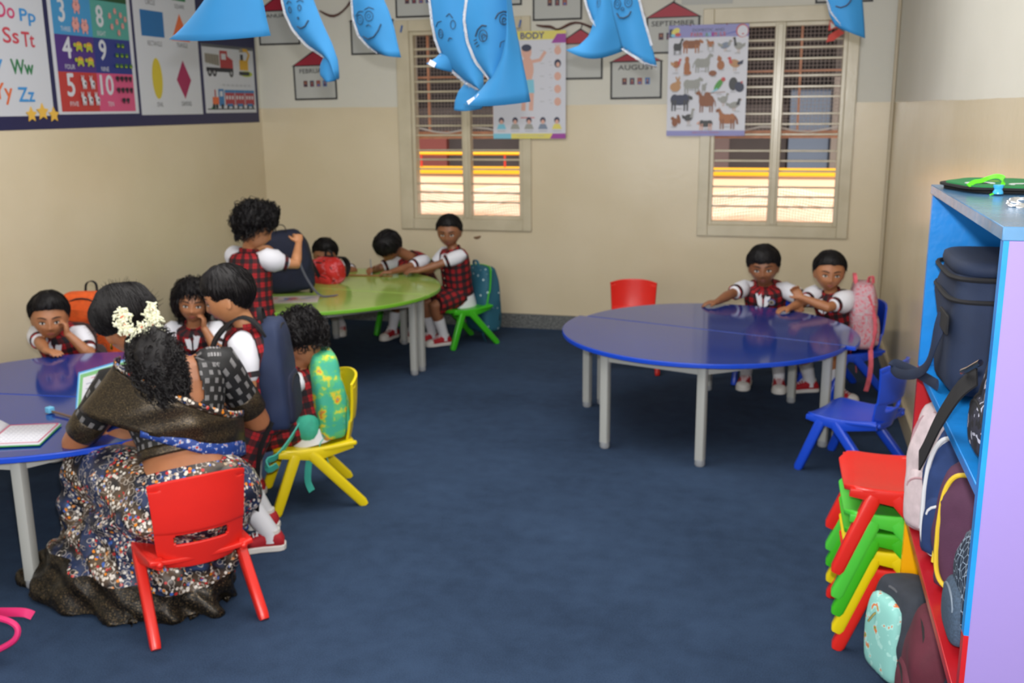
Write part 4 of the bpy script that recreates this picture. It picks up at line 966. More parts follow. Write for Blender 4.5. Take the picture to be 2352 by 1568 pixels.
def head_shapes(mb, C, M, s, ears=True):
    mb.ell(C, 1, M, 48, 36, fn=lambda q: head_pt(q)*s)
    if ears:
        for sx in (-1, 1):
            E = C + M @ (V((sx*.074, .004, -.014))*s); R = M @ Matrix.Rotation(-sx*.5, 3, 'Z')
            mb.ell(E, (.0065*s, .017*s, .027*s), R, 12, 10); mb.ell(E+M @ V((0, 0, -.016*s)), (.006*s, .010*s, .012*s), R, 10, 8)
def face(root, C, M, s, tone='a', look=0, smile=0, lids=0):
    """eyes, brows and lips on the front of a head"""
    for sx in (-1, 1):
        d = V((sx*.40, -1, -.10)); q = V((sx*.40, -math.sqrt(1-.16-.01), -.10)); p = head_pt(q)
        e = C + M @ (p*s + V((0, -.0006*s, 0))); R = M @ Matrix.Rotation(sx*.34, 3, 'Z')
        mb = MB().use(M_eyew); mb.ell(e, (.0142*s, .0055*s, .0066*s*(1-.6*lids)), R, 14, 10)
        mb.use(M_iris); mb.ell(e + R @ V(((-sx*.002+look*.004)*s, -.0034*s, .0008*s)), (.0060*s, .0030*s, .0060*s*(1-.55*lids)), R, 12, 8)
        mb.build('eye', None, root)
        mb = MB(); mb.tube([e + R @ V((.0165*s*math.cos(t), -(.0050*math.sin(t)+.0005)*s, (.0072*(1-.5*lids)*math.sin(t)+.0004)*s)) for t in (pi*i/8 for i in range(9))], [.0004*s, .0012*s, .0016*s, .0018*s, .0018*s, .0018*s, .0016*s, .0012*s, .0004*s], 5)
        mb.build('eyelashes', M_brow, root)
        pts = []
        for i in range(8):
            a = .14+.50*i/7; zz = .10+.075*math.sin(pi*min(1, i/7*.8)+.1); yy = -math.sqrt(max(.05, 1-a*a-zz*zz)); pts.append(C + M @ (head_pt(V((sx*a, yy, zz)))*s + V((0, -.0008*s, 0))))
        MB().tube(pts, [(r*s, .0014*s) for r in (.0015, .0028, .0032, .0032, .003, .0025, .002, .001)], 8, hint=M @ V((0, 0, 1))).build('eyebrow', M_brow, root)
    mb = MB()
    for zc, r, up in ((-.585, .0032, 1), (-.645, .0040, -1)):
        pts = []
        for i in range(11):
            t = i/10*2-1; a = .26*t; zz = zc + (.10*smile)*t*t - (.012*(1-t*t) if up < 0 else -.006*math.cos(t*7)*(1-abs(t))) + (-.03*up)*t*t*.9
            yy = -math.sqrt(max(.05, 1-a*a-zz*zz)); pts.append(C + M @ (head_pt(V((a, yy, zz)))*s + V((0, .0006*s, 0))))
        mb.tube(pts, [max(.0006, r*(1-abs(i/5-1)**2.2))*s for i in range(11)], 8)
    mb.build('lips', M_lips[tone], root)
HL = {  # hairline polar angle (degrees from crown) by azimuth from the front
 'short': [(0, 60), (30, 60), (55, 66), (75, 84), (95, 84), (110, 104), (140, 118), (180, 120)],
 'fringe': [(0, 72), (30, 71), (52, 74), (72, 90), (95, 86), (112, 106), (140, 120), (180, 122)],
 'bob': [(0, 58), (25, 60), (48, 74), (62, 112), (90, 132), (120, 138), (150, 140), (180, 140)],
 'woman': [(0, 50), (30, 52), (60, 62), (80, 82), (100, 96), (125, 104), (150, 110), (180, 113)]}
def hairline(style, ph):
    a = abs(math.degrees(ph)) % 360; a = 360-a if a > 180 else a; T = HL[style]
    for (x0, y0), (x1, y1) in zip(T, T[1:]):
        if a <= x1: return R3(y0+(y1-y0)*(a-x0)/(x1-x0))
    return R3(T[-1][1])
def hair(root, C, M, s, style='short', thick=.013, amp=.002, freq=30, curl=0, strands=500, seed=1, slen=.5, name='hair'):
    random.seed(seed); mb = MB(); NA, NT_ = 56, 22; rings = []; so = V((seed*3.1, seed*1.7, 0))
    def surf(th, ph, k=1.0, extra=0):
        tm = hairline(style, ph) + R3(3)*noise.noise(V((math.cos(ph)*4, math.sin(ph)*4, seed)))
        d = hdir(min(th, tm), ph); t = thick*(1-(min(th, tm)/tm)**5)*k + .003
        if style == 'bob' and th > 1.4: t += .012*min(1, (th-1.4)/.5)
        t += amp*noise.noise(d*freq*.1*1.0+so)*2*(1-(min(th, tm)/tm)**8)
        return (head_pt(d) + d*(t+extra))*s
    for j in range(NT_+1):
        ring = []
        for i in range(NA):
            ph = 2*pi*i/NA - pi; tm = hairline(style, ph)+R3(3)*noise.noise(V((math.cos(ph)*4, math.sin(ph)*4, seed)))
            ring.append(C + M @ surf(max(.02, tm*(j/NT_)), ph))
        rings.append(ring)
    rings.append([C + M @ (M.inverted() @ (p-C)*.86) for p in rings[-1]])
    mb.rings(rings, cap=True)
    for k in range(strands):
        ph = random.uniform(-pi, pi); tm = hairline(style, ph); th = tm*random.random()**.6; ln = slen*random.uniform(.5, 1.1); tw = random.uniform(-.25, .25)*(1 if curl else .5); rj = random.random()
        cr = random.uniform(.5, 1)*curl; c0 = random.uniform(0, 6.28); pts = []; ns = 7 if curl else 5
        for i in range(ns):
            q = i/(ns-1); th_ = th+ln*q
            if style != 'bob' and not curl: th_ = min(th_, tm+(.09*rj if style == 'fringe' and abs(ph) < .9 else .015))
            over = max(0, th_-tm)
            lift = .0005+.0015*math.sin(pi*q)+(.004+amp if curl else 0)*math.sin(pi*q)
            p = surf(th_, ph+tw*q, 1, lift + (.002 if over > 0 else 0))
            if over > 0: p = p + V((0, 0, -over*.075*s)) + hdir(tm, ph)*.003*s
            if curl: p = p + V((math.cos(c0+q*9), math.sin(c0+q*9), math.sin(c0*2+q*7)))*cr*s
            pts.append(C + M @ p)
        r = (.0013 if style == 'woman' else .0017)*s; mb.tube(pts, [r*.5]+[r]*(ns-2)+[r*.2], 3)
    return mb.build(name, M_hair, root, angle=60)

def hand(mb, w, d, n, s, right, curl=.25, spread=.12, thumb=.8):
    d = V(d).normalized(); n = V(n); n = (n-d*n.dot(d)).normalized(); t = d.cross(n)*(1 if right else -1)
    mb.tube([w-d*.012*s, w, w+d*.018*s, w+d*.040*s, w+d*.048*s], [(.0165*s, .0135*s), (.017*s, .0125*s), (.023*s, .0125*s), (.026*s, .0105*s), (.022*s, .008*s)], 14, hint=t, power=2.6)
    for i, (o, L) in enumerate(((.0195, .036), (.0065, .041), (-.0065, .038), (-.0185, .030))):
        p = w+(d*.040+t*o)*s; dd = (d + t*spread*(1.5-i)/1.5*1.0).normalized(); pts = [p]; c = curl*(1+.12*i)
        for k, fr in enumerate((.42, .32, .26)):
            dd = (Matrix.Rotation(c*(1 if right else 1), 3, dd.cross(n)) @ dd).normalized(); p = p+dd*L*fr*s*1.1; pts.append(p)
        mb.tube(pts, [.0066*s, .0064*s, .0060*s, .0048*s], 10, round_ends=True)
    p = w+(d*.008+t*.016)*s; dd = (d*.62+t*thumb+n*.25).normalized(); p2 = p+dd*.024*s; dd2 = (dd+d*.5).normalized()
    mb.tube([p, p2, p2+dd2*.020*s], [.0088*s, .0078*s, .0058*s], 10, round_ends=True)
def shoe(root, ank, fd, s=1.0, up=(0, 0, 1)):
    """ank: ankle centre; the shoe lies below and ahead of it along fd"""
    M = frame(fd, up); O = V(ank) - M @ V((0, 0, .058*s))      # sole contact under the ankle
    P = lambda x, y, z: O + M @ (V((x, -y, z))*s)               # y forward
    prof = [(-.045, .020, .030), (-.035, .028, .050), (-.010, .0285, .062), (.020, .028, .058), (.050, .031, .046), (.075, .034, .036), (.098, .033, .031), (.115, .026, .026), (.124, .012, .018)]
    mb = MB(); rs = []
    for y, hw, h in prof:
        rs.append([P(hw*math.copysign(abs(math.cos(t))**.8, math.cos(t)), y, .008+h/2*(1+math.copysign(abs(math.sin(t))**.8, math.sin(t)))) for t in (2*pi*i/18 for i in range(18))])
    mb.rings(rs); sh = mb.build('shoe', M_shoe, root, angle=60)
    mb = MB(); ol = [(-.050, .012), (-.044, .024), (-.03, .031), (0, .031), (.03, .031), (.06, .036), (.085, .038), (.108, .034), (.124, .022), (.130, .008)]
    ring = [(x, y) for y, x in ol] + [(-x, y) for y, x in reversed(ol)]
    mb.prism([P(x, y, 0) for x, y in ring], M @ V((0, 0, .020*s))); mb.build('sole', M_sole, sh, bevel=.003*s)
    mb = MB(); rs = []
    for y, hw, h in ((.088, .0355, .036), (.100, .034, .034), (.114, .028, .029), (.123, .018, .024), (.128, .006, .018)):
        rs.append([P(hw*math.cos(t), y, .009+h/2*(1+math.sin(t))) for t in (2*pi*i/16 for i in range(16))])
    mb.rings(rs); mb.build('toe_cap', M_sole, sh, angle=60)
    mb = MB()
    for i in range(5):
        y = .026+i*.012; h = .0685-i*.0062
        mb.tube([P(-.018, y, h-.008), P(-.009, y+.004, h), P(0, y+.006, h+.0025), P(.009, y+.004, h), P(.018, y, h-.008)], .0023*s, 5)
    for sx in (-1, 1): mb.tube([P(0, .022, .074), P(sx*.014, .018, .084), P(sx*.024, .026, .076), P(sx*.010, .026, .072), P(0, .024, .073)], .0022*s, 5); mb.tube([P(0, .024, .073), P(sx*.012, .035, .07), P(sx*.02, .045, .055)], .002*s, 5)
    mb.build('laces', M_lace, sh)
    MB().tube([P(0, -.004, .058), P(0, -.004, .070)], [(.030*s, .027*s), (.030*s, .027*s)], 14, hint=M @ V((0, 1, 0))).build('collar_lining', M_sole, sh)
def torso_rings(Ppel, N, tl, prof, bow=V((0, 0, 0)), n=28, pw=2.3):
    ax = (N-Ppel); L = ax.length; rs = []
    for t, a, b in prof:
        c = Ppel + ax*t + bow*math.sin(pi*min(1, max(0, t)))
        d = (ax + bow*pi*math.cos(pi*min(1, max(0, t)))).normalized() if 0 < t < 1 else ax.normalized()
        l = (tl-d*tl.dot(d)).normalized(); f = l.cross(d)
        ring = []
        for k in range(n):
            q = 2*pi*k/n; cc, ss = math.cos(q), math.sin(q)
            ring.append(c + l*a*math.copysign(abs(cc)**(2/pw), cc) + f*b*math.copysign(abs(ss)**(2/pw), ss))
        rs.append(ring)
    return rs
TP = [(-.16, .070, .062), (-.08, .094, .078), (0, .102, .082), (.25, .093, .076), (.5, .096, .078), (.75, .104, .076), (.88, .103, .066), (.95, .075, .055), (1.0, .045, .040)]
def child(label, base, face_dir, P, N, head, hf, hu=(0, 0, 1), s=1.0, tone='a', arms=(), legs=(), hairkw=None, features=True, smile=0, lids=0, look=0, puff=1.0, bottom='shorts', hem=False, badge=False, collar=True, tie=False, bow=(0, 0, 0), hs=None, buttons=False, tl=None, shirt_low=False, cat='person', knee_len=.9):
    """arms: (right?, hand target, elbow pole, finger dir, palm normal, curl) ; legs: (right?, ankle, knee pole, toe dir)"""
    root = empty('person', base, label, cat)
    P, N, C = V(P), V(N), V(head); up = (N-P).normalized(); f0 = V(face_dir).normalized()
    tl = V(tl).normalized() if tl else V((0, 0, 1)).cross(f0).normalized(); tf = tl.cross(up).normalized(); bow = V(bow)
    M = frame(hf, hu); mb = MB(); S = SK[tone]; hs = hs or s
    pr = [(t, a*s, b*s) for t, a, b in TP]; mb.rings(torso_rings(P, N, tl, pr, bow))
    mb.tube([N-up*.05*s, N, C - M @ V((0, -.012*s, .062*s)), C - M @ V((0, -.008*s, .02*s))], [.045*s, .036*s, .035*s, .042*s], 16)
    head_shapes(mb, C, M, hs)
    A = []
    for (rt, ht, pole, hd, pn, cu) in arms:
        sg = -1 if rt else 1; sh = N - up*.034*s + tl*sg*.102*s; el, wr = ik(sh, V(ht), .168*s, .150*s, pole); A.append((sg, sh, el, wr))
        mb.tube([sh-tl*sg*.03*s, sh, sh.lerp(el, .3), sh.lerp(el, .85), el, el.lerp(wr, .25), el.lerp(wr, .7), wr], [.034*s, .036*s, .033*s, .027*s, .0265*s, .028*s, .021*s, .0165*s], 14, round_ends=True)
        hand(mb, wr, V(hd) if hd else (wr-el), pn, s, rt, cu)
    Lg = []
    for (rt, an, pole, toe) in legs:
        sg = -1 if rt else 1; hp = P + tl*sg*.052*s - up*.01*s; kn, ak = ik(hp, V(an), .235*s, .235*s, pole); Lg.append((sg, hp, kn, ak, V(toe)))
        mb.tube([hp, hp.lerp(kn, .3), hp.lerp(kn, .8), kn, kn.lerp(ak, .25), kn.lerp(ak, .6), ak, ak-V((0, 0, .02*s))], [.062*s, .060*s, .046*s, .042*s, .043*s, .036*s, .027*s, .027*s], 14, round_ends=True)
    fuse(mb, 'body', S, root, .0042, 3)
    if features: face(root, C, M, hs, tone, look, smile, lids)
    hk = dict(style='short', seed=3); hk.update(hairkw or {}); hair(root, C, M, hs, **hk)
    # plaid waistcoat or pinafore over a white shirt
    o = .011
    vp = [(-.12, (.108+o), (.088+o)), (0, .104+o, .086+o), (.25, .097+o, .08+o), (.5, .10+o, .082+o), (.75, .106+o, .080+o), (.88, .105+o, .070+o), (.95, .086+o, .060+o), (.985, .058, .052), (1.0, .046, .044)]
    if shirt_low: vp = vp[1:]
    mb = MB(); mb.rings(torso_rings(P, N, tl, [(t, a*s, b*s) for t, a, b in vp], bow, 36)); mb.build('plaid_vest', M_plaid, root, angle=70)
    if shirt_low or hem:
        hp_ = [(-.34, .118, .105), (-.22, .116, .10), (-.1, .112, .095), (.02, .106, .088)]
        mb = MB(); mb.rings(torso_rings(P, N, tl, [(t, a*s*1.06, b*s*1.06) for t, a, b in hp_], bow, 36)); mb.build('shirt_tail', M_shirt, root, angle=70)
    for (sg, sh, el, wr) in A:
        a = sh - tl*sg*.022*s + up*.004*s; L = lambda q: sh.lerp(el, q)
        mb = MB(); mb.tube([a, L(.02)+up*.004*s, L(.18), L(.38), L(.54), L(.60)], [.034*s, .043*s*puff, .047*s*puff, .047*s*puff, .044*s, .040*s], 20, round_ends=True)
        o_ = mb.build('shirt_sleeve', M_shirt, root, angle=70)
        for v in o_.data.vertices: v.co += v.normal*.0022*noise.noise(v.co*38)
        MB().tube([L(.585), L(.70)], [.0425*s, .043*s], 20).build('sleeve_cuff', M_plaid, o_)
    Rc = frame(tf, up)
    mb = MB(); cpts = [N - up*.004*s + tl*math.cos(t)*.047*s + tf*math.sin(t)*.046*s + up*(.010*s if math.sin(t) < 0 else .0) for t in (2*pi*i/20 for i in range(21))]
    mb.tube(cpts, [(.012*s, .005*s)]*21, 8, hint=up); mb.build('plaid_collar', M_plaid, root)
    if collar:
        for sg in (-1, 1):
            a = N + tf*.062*s - up*.012*s + tl*sg*.006*s; mb = MB()
            ch_ = N - up*.075*s + tf*.098*s
            mb.prism([a+tf*.004*s, a+tl*sg*.036*s-up*.010*s+tf*.006*s, ch_+tl*sg*.026*s+tf*.004*s, ch_-up*.016*s+tl*sg*.004*s+tf*.004*s], tf*.004*s); mb.build('white_collar_flap', M_shirt, root, bevel=.0015)
    if tie:
        c = N + tf*.062*s - up*.026*s; mb = MB()
        for sg in (-1, 1): mb.prism([c, c+tl*sg*.030*s+up*.012*s, c+tl*sg*.034*s-up*.014*s], tf*.008*s)
        mb.ell(c+tf*.006*s, .008*s); mb.build('plaid_bow_tie', M_plaid, root, bevel=.002)
    if badge:
        c = P.lerp(N, .78) + tl*.045*s + tf*.093*s; Mb = MB(); Mb.tube([c, c+tf*.003*s], [.021*s]*2, 24); bd = Mb.build('round_badge', mat('badge_blue_rim', '4a63a8', .5), root)
        MB().tube([c+tf*.003*s, c+tf*.0042*s], [.0165*s]*2, 24).build('badge_field', mat('badge_pale_field', 'a8a294', .5), bd)
        mb = MB(); mb.ell(c+tf*.0045*s-up*.002*s, (.008*s, .001*s, .006*s), Rc, 10, 6); mb.ell(c+tf*.0045*s+up*.006*s, (.004*s, .001*s, .004*s), Rc, 10, 6); mb.build('badge_emblem', mat('badge_emblem_ink', '4c4440', .5), bd)
    if buttons:
        for t in (.25, .42, .6):
            c = P.lerp(N, t) + tf*.096*s; MB().ell(c, (.006*s, .003*s, .006*s), Rc, 10, 6).build('button', mat('pale_button', 'c8b090', .4), root)
    # shorts
    mb = MB(); mb.rings(torso_rings(P, N, tl, [(t, a*s, b*s) for t, a, b in [(-.26, .06, .06), (-.19, .098, .090), (-.06, .112, .098), (.06, .106, .090)]], bow, 30))
    sh_ = mb.build('plaid_shorts', M_plaid, root, angle=70)
    for (sg, hp, kn, ak, toe) in Lg:
        k = knee_len; e = hp.lerp(kn, k)
        mb = MB(); mb.tube([hp.lerp(kn, .02), hp.lerp(kn, .2), hp.lerp(kn, .5), hp.lerp(kn, .8)+V((0, 0, -.004)), e, e.lerp(hp, .02)], [.068*s, .074*s, .073*s, .072*s, .073*s, .055*s], 22, hint=tl); mb.build('shorts_leg', M_plaid, sh_, angle=60)
        mb = MB(); q = kn.lerp(ak, .42); mb.tube([q, kn.lerp(ak, .5), kn.lerp(ak, .75), ak, ak-V((0, 0, .03*s))], [.041*s, .041*s, .035*s, .0315*s, .032*s], 16); mb.build('sock', M_sock, root)
        shoe(root, ak, toe, s*1.05)
    return root
# ------------------------------------------------------------------ the people
dn = (0, 0, -1)
# boy resting his cheek on his hand at the left table
child('boy with short black hair resting cheek on his left hand at the left blue table', (-3.38, 4.0, 0), (.30, -.95, 0),
      (-3.40, 4.10, .335), (-3.375, 3.975, .565), (-3.345, 3.905, .638), (.62, -.77, -.08), (.02, 0, 1), 1.0, 'a',
      arms=((True, (-3.23, 3.73, .515), (-.7, .1, -.3), (.95, -.15, -.02), dn, .18), (False, (-3.248, 3.895, .565), (.9, -.35, -.8), (-.12, .12, 1), (-.8, -.5, .1), .5)),
      legs=((True, (-3.38, 3.78, .065), (0, -1, .6), (.2, -1, 0)), (False, (-3.25, 3.80, .065), (0, -1, .6), (.2, -1, 0))),
      hairkw=dict(style='short', thick=.020, seed=4, strands=420), collar=True, puff=1.05)
# girl with wavy bob, chin on hand
child('girl with wavy bobbed hair, chin on her hand, seated between left and lime tables', (-2.83, 4.33, 0), (.25, -.95, 0),
      (-2.86, 4.40, .33), (-2.815, 4.28, .55), (-2.795, 4.255, .668), (.45, -.88, -.05), (.10, 0, 1), .95, 'a',
      arms=((False, (-2.728, 4.225, .548), (.6, -.4, -.9), (.02, .12, 1), (-.88, -.3, .2), .4), (True, (-2.92, 4.08, .53), (-.5, 0, -.6), (.5, -.8, 0), dn, .2)),
      legs=((True, (-2.86, 4.10, .065), (0, -1, .6), (.1, -1, 0)), (False, (-2.74, 4.10, .065), (0, -1, .6), (.1, -1, 0))),
      hairkw=dict(style='bob', thick=.019, amp=.006, freq=60, curl=.005, strands=600, seed=7, slen=.7), puff=1.15)
# boy standing with the navy backpack
child('boy standing in profile with navy backpack, white knee socks and red sneakers', (-1.86, 3.14, 0), (-.93, -.30, 0),
      (-1.835, 3.16, .505), (-1.855, 3.14, .825), (-1.905, 3.12, .938), (-.93, -.36, -.25), (0, 0, 1), 1.06, 'c',
      arms=((False, (-1.93, 2.96, .585), (.9, .2, -.2), (-.9, .1, .1), (.1, .9, -.2), .6), (True, (-2.02, 3.24, .66), (.3, .5, -.5), (-.9, -.2, .2), (0, -1, 0), .5)),
      legs=((False, (-1.785, 3.085, .065), (-.8, -.3, .1), (-.88, -.42, 0)), (True, (-1.90, 3.255, .065), (-.8, -.3, .1), (-.95, -.25, 0))),
      hairkw=dict(style='fringe', thick=.015, strands=900, seed=11, slen=.55), hs=.95, badge=True, collar=False, lids=.6, knee_len=1.0)
# child on the yellow chair, seen from behind
child('child with curly black hair seen from behind on the yellow chair', (-1.90, 3.60, 0), (-.88, -.42, 0),
      (-1.865, 3.60, .335), (-1.905, 3.585, .555), (-1.875, 3.60, .668), (-.55, .45, -.55), (0, 0, 1), 1.0, 'a',
      arms=((False, (-2.12, 3.42, .50), (.1, -.6, -.6), (-.9, -.2, 0), dn, .3), (True, (-2.15, 3.66, .50), (0, .5, -.6), (-.9, -.3, 0), dn, .3)),
      legs=((False, (-2.06, 3.42, .065), (-1, -.4, .8), (-.9, -.4, 0)), (True, (-2.12, 3.56, .065), (-1, -.4, .8), (-.9, -.4, 0))),
      hairkw=dict(style='short', thick=.024, amp=.008, freq=70, curl=.006, strands=900, seed=13), features=False, collar=False, hem=True)
# girl standing with her back to us at the lime table
child('standing girl with curly hair, back to us, opening the large navy bag', (-2.86, 4.92, 0), (.25, .93, 0),
      (-2.835, 4.88, .495), (-2.845, 4.90, .828), (-2.795, 4.90, .955), (.60, .75, -.35), (0, 0, 1), 1.06, 'c',
      arms=((True, (-2.645, 5.10, .855), (.7, -.3, -.9), (-.3, .5, .75), (-.6, .7, 0), .7), (False, (-2.95, 5.22, .80), (-.8, .2, -.5), (.4, .8, 0), dn, .5)),
      legs=((True, (-2.78, 4.90, .065), (.2, .9, 0), (.25, .93, 0)), (False, (-2.92, 4.93, .065), (.2, .9, 0), (.25, .93, 0))),
      hairkw=dict(style='short', thick=.028, amp=.012, freq=60, curl=.009, strands=1100, seed=17, slen=.6), features=False, collar=False, puff=1.25)
# boy behind the red backpack
child('boy peeking over the red backpack on the lime table', (-3.16, 6.42, 0), (.15, -1, 0),
      (-3.12, 6.52, .335), (-3.10, 6.40, .53), (-3.075, 6.30, .605), (.35, -.90, -.25), (.12, 0, 1), .98, 'b',
      arms=((False, (-2.955, 6.215, .535), (.6, .3, -.2), (-.2, -.9, .1), (-.9, 0, -.2), .7), (True, (-3.27, 6.2, .53), (-.6, 0, -.3), (.4, -.8, .1), dn, .5)),
      legs=((False, (-3.07, 6.50, .065), (0, -1, .6), (.35, -.93, 0)), (True, (-3.2, 6.35, .065), (0, -1, .6), (.1, -1, 0))),
      hairkw=dict(style='short', thick=.016, strands=400, seed=19))
# boy bending over his work
child('boy bending his head low over the lime table, writing', (-2.58, 6.52, 0), (-.15, -1, 0),
      (-2.49, 6.66, .34), (-2.50, 6.44, .585), (-2.595, 6.29, .675), (-.25, -.50, -.83), (-.15, -.85, .5), 1.0, 'b',
      arms=((True, (-2.70, 6.23, .52), (-.8, .2, -.4), (-.1, -.8, .2), (.6, -.2, -.7), .75), (False, (-2.56, 6.135, .515), (.8, .4, -.3), (-.9, -.25, 0), dn, .35)),
      legs=((True, (-2.66, 6.46, .065), (-.1, -1, .6), (-.25, -1, 0)), (False, (-2.50, 6.44, .065), (0, -1, .6), (-.2, -1, 0))),
      hairkw=dict(style='fringe', thick=.018, strands=500, seed=23), features=False, badge=True)
# boy at the right end of the lime table
child('boy with cropped hair sitting upright on green chair at right end of lime table', (-2.24, 6.40, 0), (-.62, -.75, 0),
      (-2.17, 6.47, .345), (-2.175, 6.40, .655), (-2.195, 6.385, .775), (.12, -.98, -.14), (0, 0, 1), 1.0, 'b',
      arms=((True, (-2.42, 6.30, .525), (-.3, .3, -.8), (-.8, -.5, -.1), dn, .25), (False, (-2.385, 6.20, .52), (.6, -.2, -.8), (-.85, -.3, 0), dn, .25)),
      legs=((True, (-2.335, 6.38, .065), (-.6, -.8, .6), (-.72, -.65, 0)), (False, (-2.23, 6.33, .065), (-.6, -.8, .6), (-.72, -.65, 0))),
      hairkw=dict(style='short', thick=.012, strands=350, seed=29), tie=False, buttons=True, shirt_low=True, puff=1.0)
# the two children at the right table
child('boy facing us with right arm stretched along the right blue table', (-.12, 5.92, 0), (-.08, -1, 0),
      (-.10, 5.98, .335), (-.115, 5.865, .585), (-.125, 5.80, .695), (-.02, -.99, -.10), (-.05, 0, 1), 1.04, 'b',
      arms=((True, (-.395, 5.535, .508), (-.6, .2, .15), (-.95, -.25, -.06), dn, .22), (False, (.065, 5.64, .508), (.8, .1, -.2), (.2, -.9, 0), dn, .3)),
      legs=((True, (-.195, 5.765, .065), (0, -1, .6), (-.1, -1, 0)), (False, (-.01, 5.745, .065), (0, -1, .6), (.05, -1, 0))),
      hairkw=dict(style='fringe', thick=.016, strands=450, seed=31), badge=True)
child('smiling child with puffed white sleeves at the right corner of the blue table', (.28, 5.74, 0), (-.62, -.78, 0),
      (.315, 5.76, .335), (.245, 5.725, .575), (.228, 5.70, .69), (.10, -.99, -.06), (.03, 0, 1), 1.0, 'a',
      arms=((True, (.015, 5.50, .51), (-.5, .1, -.3), (-.85, -.45, -.05), dn, .3), (False, (.085, 5.575, .565), (.7, -.5, -.35), (-.6, .25, .65), (.2, -.9, .2), .45)),
      legs=((True, (.16, 5.72, .062), (-.7, -.7, .5), (-.95, -.35, 0)), (False, (.29, 5.585, .065), (-.5, -.8, .5), (.8, -.4, 0))),
      hairkw=dict(style='short', thick=.013, strands=400, seed=37), smile=.7, badge=True, tie=True, puff=1.3)
# ------------------------------------------------------------------ the woman in the sari
def sari_print():
    t = NT('sari_print'); x, y, z = t.xyz(t.obj())
    mp = t.n('ShaderNodeMapping'); mp.inputs['Rotation'].default_value = (.5, .7, .3); t.l(t.obj(), mp.inputs[0])
    vo = t.n('ShaderNodeTexVoronoi'); vo.inputs['Scale'].default_value = 85; t.l(mp.outputs[0], vo.inputs[0])
    vb = t.n('ShaderNodeTexVoronoi'); vb.inputs['Scale'].default_value = 38; t.l(mp.outputs[0], vb.inputs[0])
    rnd = t.xyz(vo.outputs['Color'])[0]; rnd2 = t.xyz(vo.outputs['Color'])[1]
    motif = t.ramp(rnd, [(0, lin('d8d2ca')), (.34, lin('b82a2a')), (.50, lin('d88018')), (.62, lin('d8cfc4')), (.82, lin('3a62b0')), (.92, lin('b09a80'))], 'CONSTANT')
    ground = t.ramp(t.noise(4.5, 3), [(.38, lin('1c2030')), (.47, lin('2c3a5e')), (.52, lin('14141a')), (.60, lin('5c4a3a')), (.68, lin('1c1c24'))])
    on = t.math('MULTIPLY', t.math('LESS_THAN', vo.outputs['Distance'], .50), t.math('GREATER_THAN', rnd2, .36))
    on = t.math('MULTIPLY', on, t.math('GREATER_THAN', t.noise(9, 3), .44))
    c = t.mix(on, ground, motif)
    fol = t.math('LESS_THAN', t.math('ABSOLUTE', t.math('SUBTRACT', vb.outputs['Distance'], t.math('MULTIPLY', t.noise(30, 2), .8))), .04); c = t.mix(t.math('MULTIPLY', fol, .7), c, lin('b8aea4'))
    zz = t.math('ADD', z, t.math('MULTIPLY', t.math('SUBTRACT', t.noise(2.5, 2), .5), .16))
    bord = t.math('LESS_THAN', zz, .115)
    zn = t.noise(200, 4); zari = t.ramp(zn, [(.38, lin('100f0e')), (.55, lin('2a251f')), (.70, lin('6c5a3e'))])
    c = t.mix(bord, c, zari); t.base(c); t.l(t.math('MULTIPLY', bord, .55), t.b.inputs['Metallic']); t.set(Roughness=.42)
    t.bump(t.noise(7, 3), .5, .03); return t.m
def zari_black():
    t = NT('black_gold_zari'); zn = t.noise(55, 5)
    t.base(t.ramp(t.noise(480, 3), [(.35, lin('1c1916')), (.55, lin('3a332b')), (.70, lin('87724f'))])); t.set(Roughness=.36, Metallic=.6)
    t.bump(zn, .4, .003); return t.m
def blouse_print():
    t = NT('black_blouse_print'); x, y, z = t.xyz(t.uv()); P = .042
    row = t.math('FLOOR', t.math('DIVIDE', y, P)); xo = t.math('ADD', t.math('DIVIDE', x, P), t.math('MULTIPLY', t.math('MODULO', row, 2), .5))
    fx = t.math('FRACT', xo); fy = t.math('FRACT', t.math('DIVIDE', y, P))
    box = t.math('MULTIPLY', t.math('LESS_THAN', t.math('ABSOLUTE', t.math('SUBTRACT', fx, .5)), .20), t.math('LESS_THAN', t.math('ABSOLUTE', t.math('SUBTRACT', fy, .5)), .30))
    dx = t.math('LESS_THAN', t.math('FRACT', t.math('DIVIDE', x, P/9)), .62); dy = t.math('LESS_THAN', t.math('FRACT', t.math('DIVIDE', y, P/9)), .62)
    on = t.math('MULTIPLY', box, t.math('MULTIPLY', dx, dy))
    t.base(t.mix(on, lin('0e0e11'), lin('a8a6a8'))); t.set(Roughness=.6); return t.m
M_sari, M_zari, M_bl = sari_print(), zari_black(), blouse_print()
SKT = skin('teacher_skin', '925c3c', 'a66c48')
T = empty('person', (-1.86, 2.72, 0), 'woman seated with back to us in black and gold sari, white flowers in her hair', 'person')
P, N, C = V((-1.83, 2.68, .355)), V((-1.985, 2.83, .775)), V((-2.195, 2.945, .862))
tl = V((-.80, -.58, -.12)).normalized(); up = (N-P).normalized(); tf = tl.cross(up).normalized()
Mh = frame((-.58, .62, -.52), (-.30, -.12, 1)); sH = 1.17
TT = [(-.12, .12, .11), (0, .165, .135), (.12, .160, .125), (.28, .128, .100), (.42, .126, .10), (.6, .150, .112), (.76, .172, .112), (.88, .172, .092), (.95, .11, .07), (1.0, .062, .055)]
mb = MB(); mb.rings(torso_rings(P, N, tl, TT, V((0, 0, 0)), 36))
mb.tube([N-up*.06, N, C - Mh @ V((0, -.02, .075)), C - Mh @ V((0, -.01, .02))], [.07, .052, .050, .06], 18); head_shapes(mb, C, Mh, sH)
arms_ = []
